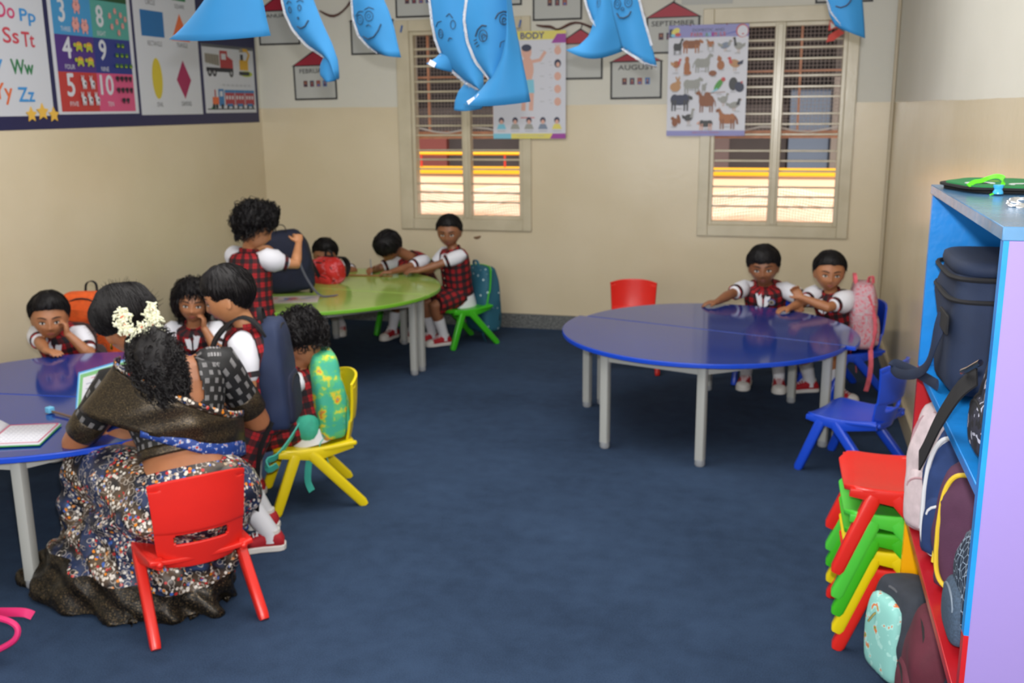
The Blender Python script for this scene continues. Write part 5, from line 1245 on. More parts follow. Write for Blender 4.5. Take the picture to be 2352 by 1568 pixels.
for rt, ht, pole, hd, pn, cu in ((False, (-2.30, 2.93, .52), (-.6, -.7, -.9), (-.4, .9, .1), dn, .4), (True, (-1.98, 3.12, .545), (.9, .1, -.9), (-.8, .4, 0), (0, 0, 1), .6)):
    sg = -1 if rt else 1; sh = N-up*.055+tl*sg*.168; el, wr = ik(sh, V(ht), .265, .235, pole); arms_.append((sg, sh, el, wr))
    mb.tube([sh-tl*sg*.05, sh, sh.lerp(el, .3), sh.lerp(el, .8), el, el.lerp(wr, .25), el.lerp(wr, .7), wr], [.055, .060, .056, .047, .043, .044, .034, .026], 18, round_ends=True)
    hand(mb, wr, V(hd), pn, 1.5, rt, cu)
for sg, an in ((1, (-2.28, 2.98, .08)), (-1, (-2.12, 3.08, .08))):
    hp = P+tl*sg*.09; kn, ak = ik(hp, V(an), .40, .39, (-.8, .5, .7))
    mb.tube([hp, hp.lerp(kn, .5), kn, kn.lerp(ak, .3), ak], [.10, .085, .062, .058, .04], 16, round_ends=True); mb.ell(ak+V((-.06, .04, -.045)), (.10, .045, .03), Matrix.Rotation(-.5, 3, 'Z'))
fuse(mb, 'body', SKT, T, .006, 3)
face(T, C, Mh, sH, 'a', lids=.5)
hair(T, C, Mh, sH, style='woman', thick=.020, amp=.004, freq=25, strands=2400, seed=41, slen=.7)
random.seed(42); mb = MB()                       # wispy fly-aways round the crown
for k in range(200):
    th, ph = random.uniform(.1, 1.7), random.uniform(-pi, pi); d = hdir(th, ph); p = (head_pt(d)+d*.016)*sH; t_ = V((random.uniform(-1, 1), random.uniform(-1, 1), random.uniform(-.6, 1))).normalized()
    mb.tube([C+Mh @ (p+d*.0016*q*q*sH+t_*.0055*q) for q in range(4)], [.0007, .0006, .0005, .0002], 3)
tag(mb.build('flyaway_hair', M_hair, T), kind='stuff')
# full curly ponytail hanging over the upper back
pc = [V((-2.02, 2.81, .872)), V((-1.985, 2.755, .855)), V((-1.925, 2.70, .80)), V((-1.885, 2.675, .74)), V((-1.865, 2.665, .69))]
PR = [.028, .058, .076, .064, .030]
mb = MB(); mb.tube(catm(pc, 17), [PR[min(3, i//4)]+(PR[min(3, i//4)+1]-PR[min(3, i//4)])*((i % 4)/4 if i < 16 else 1) for i in range(17)], 40, round_ends=True)
mb.v = [v+V((noise.noise(v*24), noise.noise(v*24+V((9, 0, 0))), noise.noise(v*24+V((0, 9, 0)))))*.024+V((noise.noise(v*70), noise.noise(v*70+V((9, 0, 0))), noise.noise(v*70+V((0, 9, 0)))))*.010 for v in mb.v]
random.seed(9)
for k in range(3800):
    q = random.random()*3.95; i = min(3, int(q)); c = pc[i].lerp(pc[i+1], q-i); rr = PR[i]+(PR[i+1]-PR[i])*(q-i)
    d = V((random.gauss(0, 1), random.gauss(0, 1), random.gauss(0, .6))).normalized(); p = c+d*rr*random.uniform(1.0, 1.30); a0 = random.uniform(0, 6.28); cr = random.uniform(.004, .010)
    L = random.uniform(.015, .04); mb.tube([p + V((math.cos(a0+w_*1.3)*cr, math.sin(a0+w_*1.3)*cr, -L*w_/7+cr*math.sin(w_*1.1+a0))) for w_ in range(8)], [.0013]*7+[.0004], 3)
mb.build('ponytail', M_hair, T, angle=80)
# strings of white jasmine round the knot
random.seed(21); mb = MB(); c0 = V((-2.015, 2.75, .912)); ax_v = Mh @ V((0, 1, .1)); u_ = (Mh @ V((1, 0, 0))); v_ = ax_v.cross(u_).normalized()
M_jas = mat('jasmine_white', 'e6e6cc', .6); M_jas2 = mat('orange_bud', 'd86a48', .6)
for k in range(560):
    t = random.uniform(-.40, 1.22)*pi; rr = .046+random.gauss(0, .010)
    p = c0 + ax_v*.022 + u_*math.cos(t)*rr*1.15 + v_*math.sin(t)*rr + ax_v*random.gauss(0, .009); d = V((random.gauss(0, 1), random.gauss(0, 1), random.gauss(0, 1))).normalized()
    mb.use(M_jas if random.random() > .03 else M_jas2)
    mb.ell(p, (.0034, .0034, .0085), d.to_track_quat('Z', 'Y').to_matrix(), 6, 5)
    for w_ in range(3): mb.ell(p+d*.007, (.0018, .0045, .0012), (d.to_track_quat('Z', 'Y').to_matrix() @ Matrix.Rotation(w_*1.05, 3, 'Z')), 6, 4)
tag(mb.build('jasmine_garland', None, T), kind='stuff')
er = C + Mh @ V((.088, .006, -.045)); MB().tube([er, er-V((0, 0, .016)), er-V((0, 0, .022))], [.003, .005, .002], 8).build('gold_earring', mat('gold', 'c89a3a', .25, 1), T)
# blouse: back is cut in a deep scoop, sleeves end above the elbow in a gold border
def shell(prof, n, keep, name, m, parent, th=.004, up_n=1):
    rs = torso_rings(P, N, tl, prof, V((0, 0, 0)), n); mb = MB(); b = []
    for r in rs: b.append([mb.vert(p) for p in r])
    for j in range(len(rs)-1):
        for k in range(n):
            k2 = (k+1) % n; c = (rs[j][k]+rs[j+1][k2])/2
            if keep(j, k, c): mb.face((b[j][k], b[j][k2], b[j+1][k2], b[j+1][k]), [(k*.98/n, j*.0078), ((k+1)*.98/n, j*.0078), ((k+1)*.98/n, (j+1)*.0078), (k*.98/n, (j+1)*.0078)])
    return mb.build(name, m, parent, solid=th, angle=80)
def interp(prof, t):
    for (t0, a0, b0), (t1, a1, b1) in zip(prof, prof[1:]):
        if t <= t1: q = (t-t0)/(t1-t0); return (t, a0+(a1-a0)*q, b0+(b1-b0)*q)
    return (t,)+tuple(prof[-1][1:])
nb = 150; o_ = .007
BP = [(lambda r: (r[0], r[1]+o_, r[2]+o_))(interp(TT, .30+.66*i/60)) for i in range(61)]
def keep(j, k, c):
    # local back coordinates: l across (+ = her left), h up
    q = c-P; l = q.dot(tl); h = q.dot(up)/(N-P).length; back = q.dot(tf) < 0
    if back: return not (abs(l+.012) < .098*min(1, max(0, (h-.50)/.14))**.5)
    return not (abs(l) < .07 and h > .85)
shell(BP, nb, keep, 'blouse', M_bl, T, .004)
BB = [(lambda r: (r[0], r[1]+o_+.003, r[2]+o_+.003))(interp(TT, .295+.075*i/3)) for i in range(4)]
shell(BB, nb, lambda *a: True, 'blouse_hem', M_zari, T, .004)
for (sg, sh, el, wr) in arms_:
    L = lambda q: sh.lerp(el, q)
    mb = MB(); mb.tube([sh-tl*sg*.03+up*.003, L(.02)+up*.004, L(.2), L(.45), L(.60)], [.062, .068, .064, .058, .056], 28, round_ends=True); so = mb.build('blouse_sleeve', M_bl, T, angle=80)
    MB().tube([L(.56), L(.58), L(.82), L(.84)], [.056, .059, .056, .053], 28).build('sleeve_border', M_zari, so, angle=60)
# sari skirt
mb = MB(); rs = []
SK_ = [(.455, -1.835, 2.69, .158, .140, 20), (.40, -1.835, 2.66, .205, .185, 30), (.33, -1.86, 2.655, .245, .205, 40), (.26, -1.97, 2.72, .30, .20, 150), (.18, -2.02, 2.72, .335, .205, 162),
       (.10, -2.08, 2.71, .375, .22, 168), (.04, -2.115, 2.70, .41, .23, 172), (.004, -2.125, 2.695, .425, .24, 172)]
SKI = []
for i in range(33):
    z = .455-(.451)*i/32
    for A_0, B_0 in zip(SK_, SK_[1:]):
        if z >= B_0[0]-1e-6: q = (A_0[0]-z)/(A_0[0]-B_0[0]); SKI.append(tuple(A_0[k]+(B_0[k]-A_0[k])*q for k in range(6))); break
for i, (z, cx, cy, a, b, ang) in enumerate(SKI):
    ring = []; fr = i/32
    for k in range(120):
        t = 2*pi*k/120; w_ = 1+.045*fr*math.sin(t*13+z*14+1.2*math.sin(z*9))+.03*min(1, fr*2)*math.sin(t*7-z*22)
        x, y = math.cos(t)*a*w_, math.sin(t)*b*w_; an = R3(170)
        ring.append(V((cx+x*math.cos(an)-y*math.sin(an), cy+x*math.sin(an)+y*math.cos(an), z)))
    rs.append(ring)
mb.rings(rs)
for sg, e in ((1, (-2.28, 2.78, .385)), (-1, (-2.16, 2.95, .385))):
    hp = P+tl*sg*.09-V((0, 0, .01)); mb.tube([hp, hp.lerp(V(e), .5)+V((0, 0, .015)), V(e), V(e)+V((-.05, .02, -.16)), V(e)+V((-.04, .03, -.30))], [.135, .125, .10, .10, .12], 20, round_ends=True)
o = fuse(mb, 'sari_skirt', M_sari, T, .008, 4)
for v in o.data.vertices:
    w_ = V(v.co)+V((-1.86, 2.72, 0)); a = .010*math.sin(60*(w_.x*.55+w_.y*.5+w_.z*.75)+3*noise.noise(w_*5)) + .010*noise.noise(w_*11)
    v.co += v.normal*a*min(1, max(.15, (.47-w_.z)*6))
_t = NT('blue_white_print_silk'); _t.base(_t.ramp(_t.noise(70, 2), [(0, lin('1c3c88')), (.54, lin('2c58b0')), (.60, lin('b8c0cc')), (.66, lin('a83030'))], 'CONSTANT')); _t.set(Roughness=.5); pattern_blue = _t.m
# waistband fold of printed cloth at right hip and the pallu pulled across the back
def drape(top, bot, name, m, n=30, th=.004, ripple=.004, parent=T, rows=10):
    A = catm(top, n); B = catm(bot, n); mb = MB(); ids = []
    for i in range(n):
        col_ = []
        for j in range(rows+1):
            q = j/rows; p = A[i].lerp(B[i], q); p = p + V((.6, -.75, 0))*(ripple*math.sin(i*.5+j*.9)+.006*math.sin(pi*q)); col_.append(mb.vert(p))
        ids.append(col_)
    for i in range(n-1):
        for j in range(rows): mb.face((ids[i][j], ids[i+1][j], ids[i+1][j+1], ids[i][j+1]))
    return mb.build(name, m, parent, solid=th, angle=80)
def back_pt(l, h, off):   # point over her back: l metres to her left, h fraction of torso height
    t, a, b = interp(TT, h); x = max(-1, min(1, l/(a+off))); pw = 2.3
    return P+(N-P)*h + tl*l - tf*((b+off)*(1-abs(x)**pw)**(1/pw))
top = [V(p) for p in ((-2.10, 2.75, .775), (-2.051, 2.655, .787), (-1.975, 2.63, .761), (-1.893, 2.62, .731), (-1.823, 2.65, .689), (-1.766, 2.70, .645), (-1.730, 2.79, .600), (-1.75, 2.90, .57))]
bot = [V(p) for p in ((-2.20, 2.70, .645), (-2.149, 2.60, .648), (-2.038, 2.575, .624), (-1.933, 2.59, .595), (-1.841, 2.635, .569), (-1.768, 2.69, .545), (-1.730, 2.79, .512), (-1.75, 2.90, .48))]
drape(top, bot, 'pallu_border', M_zari, 48, .005, .003)
tp2 = [p+V((0, 0, .022))+(V((.002, .002, 0))) for p in top]; drape(tp2, [p+V((0, 0, .002)) for p in top], 'pallu_printed_edge', M_sari, 40, .004, .002, rows=3)
lo = [p-V((0, 0, .0)) for p in bot]; drape([p.lerp(q, .92) for p, q in zip(top, bot)][3:], [b_-V((0, 0, .050*k_)) for b_, k_ in zip(bot, (0, .1, .15, .25, .5, .8, 1.0, .9))][3:], 'pallu_blue_edge', pattern_blue, 20, .003, .002, rows=4)
# skirt waistband at the back
mb = MB(); WB = [(lambda r: (r[0], r[1]+.012, r[2]+.012))(interp(TT, q)) for q in (-.02, .06, .13, .185)]; mb.rings(torso_rings(P, N, tl, WB, V((0, 0, 0)), 60)); mb.build('sari_waist_wrap', M_sari, T, angle=70)

# ------------------------------------------------------------------ things on the tables
M_page = mat('ruled_page', 'd2d2da', .7); M_pgr = mat('page_pink_margin', 'c2406a', .7); M_wr = mat('pencil_writing', '8f92a8', .8); M_grn = mat('green_cover', '3f9a4c', .5); M_bluec = mat('blue_cover', '4a9ad0', .5)
nb = empty('open_notebook', (-2.50, 2.72, .492), 'open exercise notebook with handwritten pages lying on the left blue table', 'notebook')
Ux = V((.93, .37, 0)).normalized(); Vy = V((-.37, .93, 0)).normalized(); o0 = V((-2.545, 2.60, .494))
def page(u0, u1, lift0, lift1, nm, curl=0):
    mb = MB(); n = 14; rs = []
    ids = []
    for i in range(n+1):
        q = i/n; u = u0+(u1-u0)*q; z = lift0+(lift1-lift0)*q+curl*math.sin(pi*q)
        ids.append([mb.vert(o0+Ux*u+Vy*v+V((0, 0, z))) for v in (0, .22)])
    for i in range(n): mb.face((ids[i][0], ids[i+1][0], ids[i+1][1], ids[i][1]))
    return mb.build(nm, M_page, nb, solid=.006, smooth=True)
page(.0, .175, .006, .004, 'right_page'); page(-.17, 0, .030, .008, 'left_page', .028)
mb = MB()
for u0, u1, v0, v1 in ((.004, .008, .005, .215), (.168, .172, .005, .215), (.004, .172, .004, .008), (.004, .172, .212, .216)): mb.prism([o0+Ux*a+Vy*b+V((0, 0, .0095)) for a, b in ((u0, v0), (u1, v0), (u1, v1), (u0, v1))], (0, 0, .0006))
mb.build('pink_margin', M_pgr, nb, smooth=False)
mb = MB(); random.seed(2)
for r_ in range(8):
    for k in range(9):
        u = .02+k*.0165; v = .03+r_*.023; mb.tube([o0+Ux*(u+q*.0035)+Vy*(v+.004*math.sin(q*2.2+k))+V((0, 0, .0098)) for q in range(4)], .0005, 3)
tag(mb.build('handwriting', M_wr, nb), kind='stuff')
MB().prism([o0+Ux*a+Vy*b for a, b in ((-.175, -.004), (.178, -.004), (.178, .224), (-.175, .224))], (0, 0, .0025)).build('green_cover', M_grn, nb, smooth=False)
pc_ = empty('pencil', (-2.52, 2.965, .495), 'brown pencil with a blue cube topper lying on the left blue table', 'pencil')
MB().tube([(-2.615, 2.995, .500), (-2.44, 2.938, .497)], .0042, 6).build('pencil_shaft', mat('pencil_wood', '6a5240', .5), pc_)
MB().box((-2.61, 2.993, .504), (.026, .024, .022), Matrix.Rotation(-.3, 3, 'Z')).build('cube_topper', mat('pale_blue_topper', '6ab4d8', .5), pc_, bevel=.003)
bk = empty('workbook', (-2.40, 2.98, .55), 'green bordered workbook held up open in front of the woman', 'book')
bu = V((.232, .02, .070)).normalized(); bv = V((-.10, .085, .10)); bv = (bv-bu*bv.dot(bu)).normalized()
pr_ = Print(V((-2.522, 3.06, .635))-bv*.17, bu, bv, .23, .17, M_bluec, .004)
pr_.rect(mat('pale_blue_border', 'a8d4e8', .5), .006, .006, .224, .164); pr_.rect(mat('green_page_border', '7ab478', .5), .010, .010, .22, .158); pr_.rect(M_page, .024, .02, .206, .142)
pr_.rect(M_pgr, .06, .130, .16, .1325)
for r_ in range(5): pr_.rect(M_wr, .04, .03+r_*.02, .04+.03*(1+(r_ % 3)), .0335+r_*.02)
pr_.build('open_page', bk)
mg = empty('magazine', (-2.74, 5.22, .492), 'colourful open magazine lying on near edge of the lime table', 'magazine')
pr_ = Print((-2.93, 5.10, .4945), V((.93, .37, 0)), V((-.37, .93, 0)), .34, .20, mat('magazine_paper', 'c4b8b4', .35), .003)
K2 = [pm('mag_red', 'b0605c'), pm('mag_pink', 'c08a8c'), pm('mag_blue', '5a6ea0'), pm('mag_cream', 'c8b890'), pm('mag_grey', '9a9aa4')]
random.seed(8)
for i in range(16):
    u, v = random.uniform(.01, .26), random.uniform(.01, .15); pr_.poly(K2[i % 5], [(u, v), (u+random.uniform(.03, .08), v+random.uniform(-.0, .01)), (u+random.uniform(.03, .07), v+random.uniform(.02, .05)), (u+random.uniform(-.0, .01), v+random.uniform(.02, .04))])
pr_.build('printed_pages', mg)
tag(MB().box((-2.68, 6.16, .495), (.30, .030, .006), Matrix.Rotation(.10, 3, 'Z')).build('wooden_ruler', mat('ruler_wood', '9a6a3a', .5), bevel=.001), 'brown wooden ruler lying on the lime table beside the writing boy', 'ruler')
pcl = empty('pencil', (-2.70, 6.2, .55), 'pencil held upright by the boy bending over the lime table', 'pencil')
MB().tube([(-2.675, 6.17, .492), (-2.69, 6.19, .60)], .0035, 6).build('pencil_shaft', mat('grey_pencil', '7a7d84', .4), pcl)
# ------------------------------------------------------------------ bags
def rbox_rings(M, O, w_, d_, h_, pw=4.0, n=32, rows=12, puff=.12, top=.7):
    """soft rounded bag body: width w (local x), depth d (local y), height h (local z)"""
    rs = []
    for j in range(rows+1):
        q = j/rows; z = h_*q; e = (1-abs(2*q-1)**5)**.35 if q not in (0, 1) else .55
        tp = 1-(1-top)*max(0, (q-.45)/.55)**2.2; k = (.86+.14*e)
        a, b = w_/2*k*tp*(1+puff*.3*math.sin(pi*q)), d_/2*(.72+.28*e)*(1+puff*math.sin(pi*q))*(1-.25*max(0, (q-.6)/.4)**2)
        ring = []
        for i in range(n):
            t = 2*pi*i/n; c, s_ = math.cos(t), math.sin(t)
            ring.append(O + M @ V((a*math.copysign(abs(c)**(2/pw), c), b*math.copysign(abs(s_)**(2/pw), s_), z)))
        rs.append(ring)
    return rs
def backpack(label, base, ang, w_, d_, h_, m, mp=None, mz=None, ms=None, tilt=0, lean=0, pocket=True, straps=True, handle=True, name='backpack', cat='backpack', group=None, top=.7, tails=1, piping=None, seed=1, pkh=.46):
    """back panel (with straps) faces local -Y, pockets face +Y"""
    root = empty(name, base, label, cat, group); mp, mz, ms = mp or m, mz or m, ms or m
    M = Matrix.Rotation(R3(ang), 3, 'Z') @ Matrix.Rotation(R3(lean), 3, 'X') @ Matrix.Rotation(R3(tilt), 3, 'Y'); O = V(base)
    mb = MB(); mb.rings(rbox_rings(M, O, w_, d_, h_, top=top))
    mb.v = [v+V((noise.noise(v*14+V((seed, 0, 0))), noise.noise(v*14+V((0, seed, 0))), noise.noise(v*14)))*.012 for v in mb.v]
    mb.build('bag_body', m, root, angle=80, sub=1)
    W = lambda x, y, z: O + M @ V((x, y, z))
    arc = [(w_*.44*math.cos(pi*i/14)*(1 if True else 1), h_*(.52+.42*math.sin(pi*i/14)**.7)) for i in range(15)]
    arc = [(w_*.46, h_*.2)]+arc+[(-w_*.46, h_*.2)]
    MB().tube([W(x, d_*.36, z) for x, z in arc], [.005]*len(arc), 6).build('zipper', mz, root)
    if piping:
        pts = []
        for i in range(49):
            t = 2*pi*i/48; x = w_*.40*math.copysign(abs(math.cos(t))**.45, math.cos(t)); z = h_*(.50+.44*math.copysign(abs(math.sin(t))**.45, math.sin(t))); q = z/h_
            tp = 1-(1-top)*max(0, (q-.45)/.55)**2.2; a_ = w_/2*.97*tp; x *= tp; b_ = d_/2*(1+.12*math.sin(pi*q))*(1-.25*max(0, (q-.6)/.4)**2)
            pts.append(W(x, b_*(1-min(.99, abs(x/a_))**4)**.25+.004, z))
        MB().tube(pts, .0055, 8).build('piping', piping, root)
    if pocket:
        mb = MB(); mb.rings(rbox_rings(M, W(0, d_*.44, h_*.05), w_*.74, d_*.42, h_*pkh, rows=8, top=.85)); pk = mb.build('front_pocket', mp, root, angle=80, sub=1)
        MB().tube([W(w_*.30*math.cos(pi*i/10), d_*.62, h_*(.36+.10*math.sin(pi*i/10))) for i in range(11)], .0035, 6).build('pocket_zipper', mz, pk)
    if handle: MB().ribbon([W(-.03, -d_*.3, h_*.96), W(-.026, -d_*.34, h_+.025), W(0, -d_*.36, h_+.040), W(.026, -d_*.34, h_+.025), W(.03, -d_*.3, h_*.96)], .018, .004, tuple(M @ V((0, 1, 0)))).build('top_handle', ms, root)
    if straps:
        for sx in (-1, 1):
            MB().ribbon([W(sx*w_*.18, -d_*.42, h_*.92), W(sx*w_*.22, -d_*.75, h_*.86), W(sx*w_*.26, -d_*.9, h_*.62), W(sx*w_*.30, -d_*.85, h_*.34), W(sx*w_*.36, -d_*.5, h_*.10)], [.045, .05, .048, .035, .022], .009, tuple(M @ V((1, 0, 0)))).build('shoulder_strap', ms, root)
    if tails:
        q = W(w_*.38, -d_*.3, h_*.08); MB().ribbon([q, q+M @ V((.01, -.03, -.03)), q+V((0, 0, -.09)), q+V((.01, 0, -.15))], .018, .003, tuple(M @ V((1, 0, 0)))).build('strap_tail', ms, root)
    return root, W
def fabric(n, c, var=.15, vs=30, rough=.8): return mat(n+'_fabric', c, rough, var=var, vscale=vs, bump=.15, bscale=300)
def pattern(name, stops, scale, rough=.7, fac='noise'):
    t = NT(name)
    if fac == 'noise': f = t.noise(scale, 2)
    else:
        vo = t.n('ShaderNodeTexVoronoi'); vo.inputs['Scale'].default_value = scale; t.l(t.obj(), vo.inputs[0])
        f = vo.outputs['Distance'] if fac == 'dist' else t.xyz(vo.outputs['Color'])[0]
    t.base(t.ramp(f, [(p, lin(c)) for p, c in stops], 'CONSTANT')); t.set(Roughness=rough); return t.m
F_navy, F_navy2, F_blk = fabric('navy', '141c36'), fabric('slate_navy', '1a2848', .2, 6), fabric('black', '121216')
backpack('navy school backpack worn by the standing boy in profile', (-1.765, 3.20, .445), math.degrees(math.atan2(.30, .93))-90, .27, .10, .405, F_navy2, F_navy, F_blk, F_blk, lean=3, seed=3, tails=0, top=.66)
tq = MB(); tq.ribbon([(-1.735, 3.065, .50), (-1.775, 3.04, .40), (-1.79, 3.03, .28), (-1.80, 3.03, .17)], .020, .003, (1, -.3, 0)); o = bpy.data.objects['backpack']
tq.build('strap_tail', F_blk, o)
tq = MB(); tq.ribbon([(-1.765, 3.12, .80), (-1.80, 3.085, .862), (-1.85, 3.070, .868), (-1.925, 3.055, .80), (-1.945, 3.040, .71), (-1.91, 3.02, .61), (-1.835, 3.03, .53), (-1.77, 3.10, .47)], [.045, .05, .05, .048, .044, .036, .03, .025], .009, [(.30, -.93, .1), (.35, -.90, .1), (.6, -.6, .1), (.93, .30, .05), (.93, .30, .05), (.93, .30, .05)]); tq.build('worn_strap', F_blk, o)
backpack('large navy bag standing on the lime table before the standing girl', (-2.93, 5.52, .492), 25, .30, .20, .38, fabric('deep_navy', '0f1730'), None, F_blk, F_blk, seed=5, straps=False, top=.62, tilt=-6)
o = bpy.data.objects['backpack.001']
MB().ribbon([(-2.80, 5.40, .78), (-2.78, 5.37, .68), (-2.72, 5.35, .58), (-2.66, 5.36, .505), (-2.60, 5.40, .498), (-2.575, 5.42, .502)], .018, .003, (0, 1, .2)).build('dangling_strap', mat('grey_webbing', '565a66', .7), o)
M_redbag = pattern('red_print_fabric', [(0, 'c0201c'), (.52, 'b8302a'), (.56, 'd0606a'), (.62, 'c02420'), (.70, 'd07a3a')], 26)
backpack('small red printed backpack with black straps lying on the lime table', (-2.86, 5.90, .492), 160, .25, .14, .155, M_redbag, fabric('bright_red', 'c22a28'), F_blk, F_blk, seed=6, top=.72, lean=-12)
for k in (-.05, .035): MB().ribbon([(-2.86+k-.035, 5.83, .635), (-2.86+k-.01, 5.815, .60), (-2.86+k+.03, 5.80, .54), (-2.86+k+.045, 5.80, .51)], .026, .004, (1, -.2, .3)).build('black_strap', F_blk, bpy.data.objects['backpack.002'])
M_or = fabric('orange', 'd8581c'); M_gb = fabric('dark_taupe', '4a3a38')
backpack('orange and grey backpack hung behind the boy resting his cheek', (-3.36, 4.20, .22), 190, .33, .15, .49, M_or, M_gb, F_blk, F_blk, seed=7, straps=False, top=.78)
o = bpy.data.objects['backpack.003']
MB().ell((-3.385, 4.115, .47), (.115, .02, .10), Matrix.Rotation(.15, 3, 'Z'), 20, 12, e=3).build('grey_panel', M_gb, o)
MB().ribbon([(-3.52, 4.09, .615), (-3.38, 4.075, .625), (-3.24, 4.10, .61)], .035, .006, (0, 0, 1)).build('orange_band', M_or, o)
M_teal = pattern('teal_fruit_print', [(0, '3fae90'), (.47, '58b878'), (.55, 'a8c848'), (.60, 'd8c838'), (.66, 'e08a30'), (.70, '48b090')], 24)
backpack('teal and yellow fruit print backpack hanging on back of the yellow chair', (-1.785, 3.63, .268), facing(-.82, -.57)+0, .25, .12, .37, M_teal, M_teal, fabric('sea_green', '3a9a8a'), mat('turquoise_webbing', '44b8a8', .6), seed=8, top=.7, straps=False, lean=4)
o = bpy.data.objects['backpack.004']; TW = mat('turquoise_webbing', '44b8a8', .6)
MB().ribbon([(-1.850, 3.50, .36), (-1.870, 3.43, .30), (-1.900, 3.38, .25), (-1.930, 3.35, .235), (-1.920, 3.34, .205), (-1.890, 3.36, .22)], .034, .005, (.4, -.3, .8)).build('folded_strap', TW, o)
MB().ribbon([(-1.805, 3.48, .235), (-1.810, 3.46, .18), (-1.815, 3.46, .12), (-1.795, 3.45, .085)], .030, .004, (1, -.2, 0)).build('hanging_strap_end', TW, o)
MB().ell((-1.84, 3.54, .33), (.06, .07, .065), None, 18, 12, e=2.6).build('side_pocket', fabric('mint', '3cab90'), o)
M_dot = pattern('teal_white_dot_print', [(0, 'b8ccd0'), (.16, '1f5a70')], 22, fac='dist')
backpack('teal backpack with white dots hanging behind boy at right end of lime table', (-2.035, 6.60, .05), facing(-.62, -.72), .28, .15, .47, M_dot, fabric('teal', '1c5468'), F_blk, M_dot, seed=9, top=.8, straps=False)
M_pink = pattern('pink_speckle_print', [(0, 'c86a78'), (.42, 'c89aa4'), (.5, 'b8a8b0'), (.56, 'c87a88'), (.62, 'b8b0b8')], 60)
backpack('pink speckled backpack with dark zips on the corner blue chair', (.42, 5.72, .275), facing(-.83, -.45)-25, .27, .13, .37, M_pink, M_pink, F_blk, fabric('coral_pink', 'd8606e'), seed=10, top=.75, straps=False, lean=2)
o = bpy.data.objects['backpack.006']; PK = fabric('coral_pink', 'd8606e')
MB().ribbon([(.425, 5.60, .58), (.46, 5.585, .50), (.475, 5.58, .40), (.46, 5.59, .29)], .022, .006, (.6, -.6, 0)).build('side_trim', PK, o)
MB().ribbon([(.46, 5.58, .29), (.465, 5.56, .2), (.46, 5.57, .12), (.45, 5.58, .06)], .024, .004, (1, 0, 0)).build('hanging_strap_end', PK, o)
MB().ribbon([(.43, 5.68, .64), (.435, 5.67, .672), (.45, 5.66, .675), (.455, 5.66, .64)], .02, .004, (1, 1, 0)).build('hang_loop', PK, o)
# bag at the very lower left
pk = empty('handbag', (-2.29, 2.17, 0), 'bright pink and black bag, only its strap showing at lower left corner', 'bag'); HP = mat('hot_pink_webbing', 'd8286e', .6)
MB().ell((-2.34, 2.15, .075), (.11, .07, .075), Matrix.Rotation(.5, 3, 'Z'), 20, 12, e=3).build('bag_body', mat('pink_bag_body', 'c8407a', .5), pk)
MB().ribbon([(-2.33, 2.20, .12), (-2.26, 2.25, .112), (-2.195, 2.25, .122), (-2.139, 2.25, .128), (-2.119, 2.26, .116)], .026, .005, (0, .3, 1)).build('strap', HP, pk)
MB().tube(catm([(-2.27, 2.19, .13), (-2.197, 2.20, .130), (-2.143, 2.20, .123), (-2.122, 2.20, .102), (-2.130, 2.19, .072), (-2.176, 2.18, .042), (-2.216, 2.17, .026), (-2.28, 2.16, .02)], 29), .009, 8).build('handle', HP, pk)
# bags in the cabinet: backs to the wall, faces out through the open front
A_OUT = 90   # local +Y (pockets) towards -X
g = 'bags kept on the cabinet shelves'
cb = empty('cooler_bag', (.48, 2.56, .905), 'square navy cooler bag with black zips on the top cabinet shelf', 'bag', g)
mb = MB(); mb.ell((.475, 2.565, 1.065), (.112, .165, .158), None, 32, 20, e=5)
mb.v = [v+V((noise.noise(v*11), noise.noise(v*11+V((4, 0, 0))), noise.noise(v*11+V((0, 4, 0)))))*.014 for v in mb.v]
FC = fabric('cooler_navy', '16243e', .2, 8); mb.build('bag_body', FC, cb, angle=80)
MB().ell((.475, 2.565, 1.215), (.108, .162, .022), None, 28, 10, e=4).build('lid', FC, cb, angle=80)
for z in (1.196, 1.145):
    MB().tube([(.475+.115*math.copysign(abs(math.cos(t))**.4, math.cos(t)), 2.565+.168*math.copysign(abs(math.sin(t))**.4, math.sin(t)), z) for t in (2*pi*i/32 for i in range(33))], .006, 6).build('zipper', F_blk, cb)
MB().tube(catm([(.362, 2.50, 1.10), (.350, 2.51, 1.03), (.342, 2.55, .96), (.33, 2.64, .915), (.312, 2.74, .885), (.30, 2.81, .872), (.292, 2.835, .880), (.30, 2.82, .893), (.32, 2.74, .903), (.342, 2.62, .915), (.362, 2.50, .925)], 41), (.014), 10, hint=(0, 0, 1), flat=.25).build('carrying_strap', FC, cb)
MB().box((.358, 2.46, 1.09), (.006, .12, .045)).build('front_flap', F_blk, cb, bevel=.002)
M_camo = pattern('grey_white_print', [(0, '15161f'), (.50, '262838'), (.58, 'a8aabc'), (.64, '1c1e2a')], 20)
backpack('dark backpack with pale print and chrome buckle at right end of the blue shelf', (.455, 2.03, .907), A_OUT, .20, .14, .24, M_camo, M_camo, F_blk, F_blk, group=g, seed=12, straps=False, name='backpack')
o = bpy.data.objects['backpack.007']
MB().ribbon([(.37, 2.07, 1.06), (.345, 2.10, 1.02), (.325, 2.18, .93), (.315, 2.26, .84), (.31, 2.30, .80)], .048, .004, (0, .9, .45)).build('hanging_strap', F_blk, o)
MB().tube([(.365, 2.02, 1.10), (.352, 2.06, 1.075), (.348, 2.10, 1.06)], .006, 8).build('chrome_buckle', mat('chrome', 'c8ccd0', .2, 1), o)
backpack('pale pinkish white backpack at far end of the red shelf', (.43, 2.66, .478), 130, .20, .12, .36, fabric('pale_pink', 'c4b4b8'), fabric('pale_pink', 'c4b4b8'), mat('pale_zip', 'b08a90', .5), None, group=g, seed=13, straps=False)
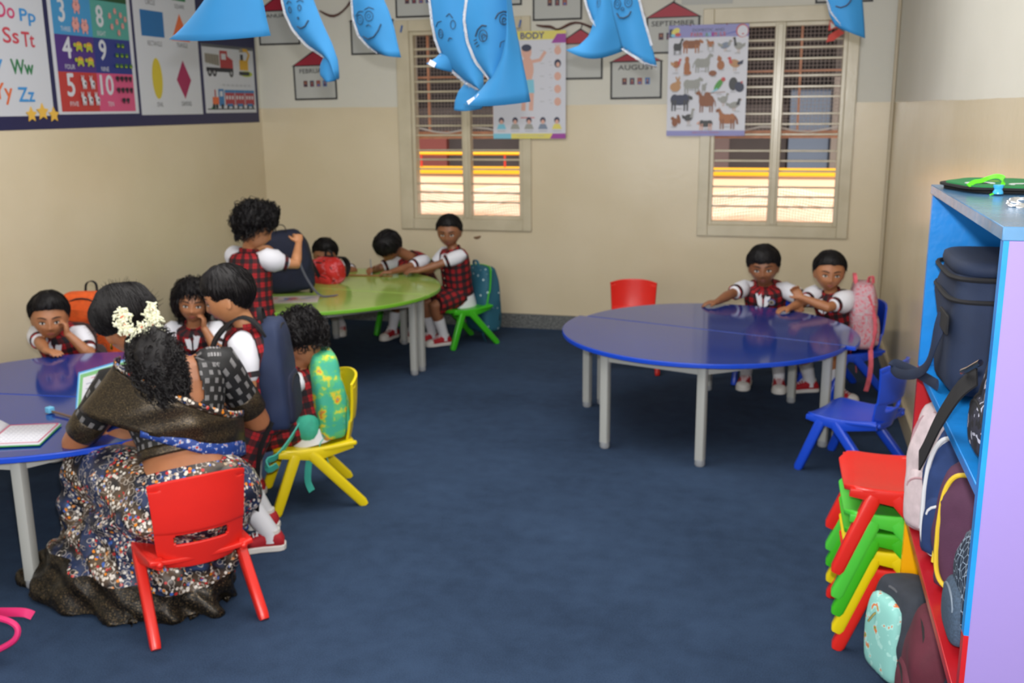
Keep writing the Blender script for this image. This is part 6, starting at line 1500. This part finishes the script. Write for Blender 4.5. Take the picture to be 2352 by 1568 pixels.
backpack('blue backpack with white piping between pale pink and maroon bags', (.455, 2.50, .478), 140, .20, .12, .345, fabric('royal_navy', '1c3464'), fabric('royal_navy', '1c3464'), mat('white_piping', 'd0d2d6', .6), None, group=g, seed=14, straps=False, piping=mat('white_piping', 'd0d2d6', .6))
backpack('maroon backpack edged with yellow piping on the red shelf', (.465, 2.33, .478), 148, .20, .12, .315, fabric('plum', '4e2a44', .08), fabric('plum', '4e2a44', .08), mat('yellow_piping', 'd8b830', .5), F_blk, group=g, seed=15, straps=False, pocket=False, piping=mat('yellow_piping', 'd8b830', .5), top=.86)
def geo():
    t = NT('geometric_line_print'); vo = t.n('ShaderNodeTexVoronoi'); vo.feature = 'DISTANCE_TO_EDGE'; vo.inputs['Scale'].default_value = 55; t.l(t.obj(), vo.inputs[0])
    t.base(t.mix(t.math('LESS_THAN', vo.outputs['Distance'], .045), lin('18283c'), lin('8a9cb0'))); t.set(Roughness=.7); return t.m
backpack('navy backpack with thin white geometric lines near end of red shelf', (.45, 2.10, .478), A_OUT, .20, .14, .25, geo(), fabric('mesh_grey', '3a4c60', .3, 200), mat('grey_tape', '6a7888', .5), F_blk, group=g, seed=16, straps=False, top=.55)
M_dino = pattern('dinosaur_print', [(0, '8ac8c0'), (.55, 'a8dcd4'), (.62, 'd87a40'), (.67, '5aa848'), (.72, 'a8dcd4')], 30)
backpack('dark grey backpack with pale teal dinosaur print on the bottom shelf', (.375, 2.68, .047), A_OUT+25, .21, .15, .28, fabric('charcoal', '2c323c'), M_dino, fabric('zip_grey', '5a5c62'), None, group=g, seed=17, straps=False, top=.8, pkh=.82)
o = bpy.data.objects['backpack.012']
MB().tube([(.30, 2.66, .25), (.275, 2.65, .235), (.262, 2.645, .215)], .003, 6).build('zip_pull', mat('brass', '8a8048', .3, .8), o)
backpack('maroon backpack on the bottom shelf beside the dinosaur print one', (.425, 2.47, .047), A_OUT, .22, .15, .30, fabric('wine', '5a2030', .12), fabric('wine', '5a2030', .12), F_blk, None, group=g, seed=18, straps=False, top=.78)
backpack('dark backpack with purple and blue trim at near end of bottom shelf', (.46, 2.22, .047), A_OUT, .20, .13, .27, fabric('ink_navy', '1a1e34'), fabric('purple', '4a1c98'), mat('bright_blue_zip', '2a8ad0', .5), None, group=g, seed=19, straps=False)
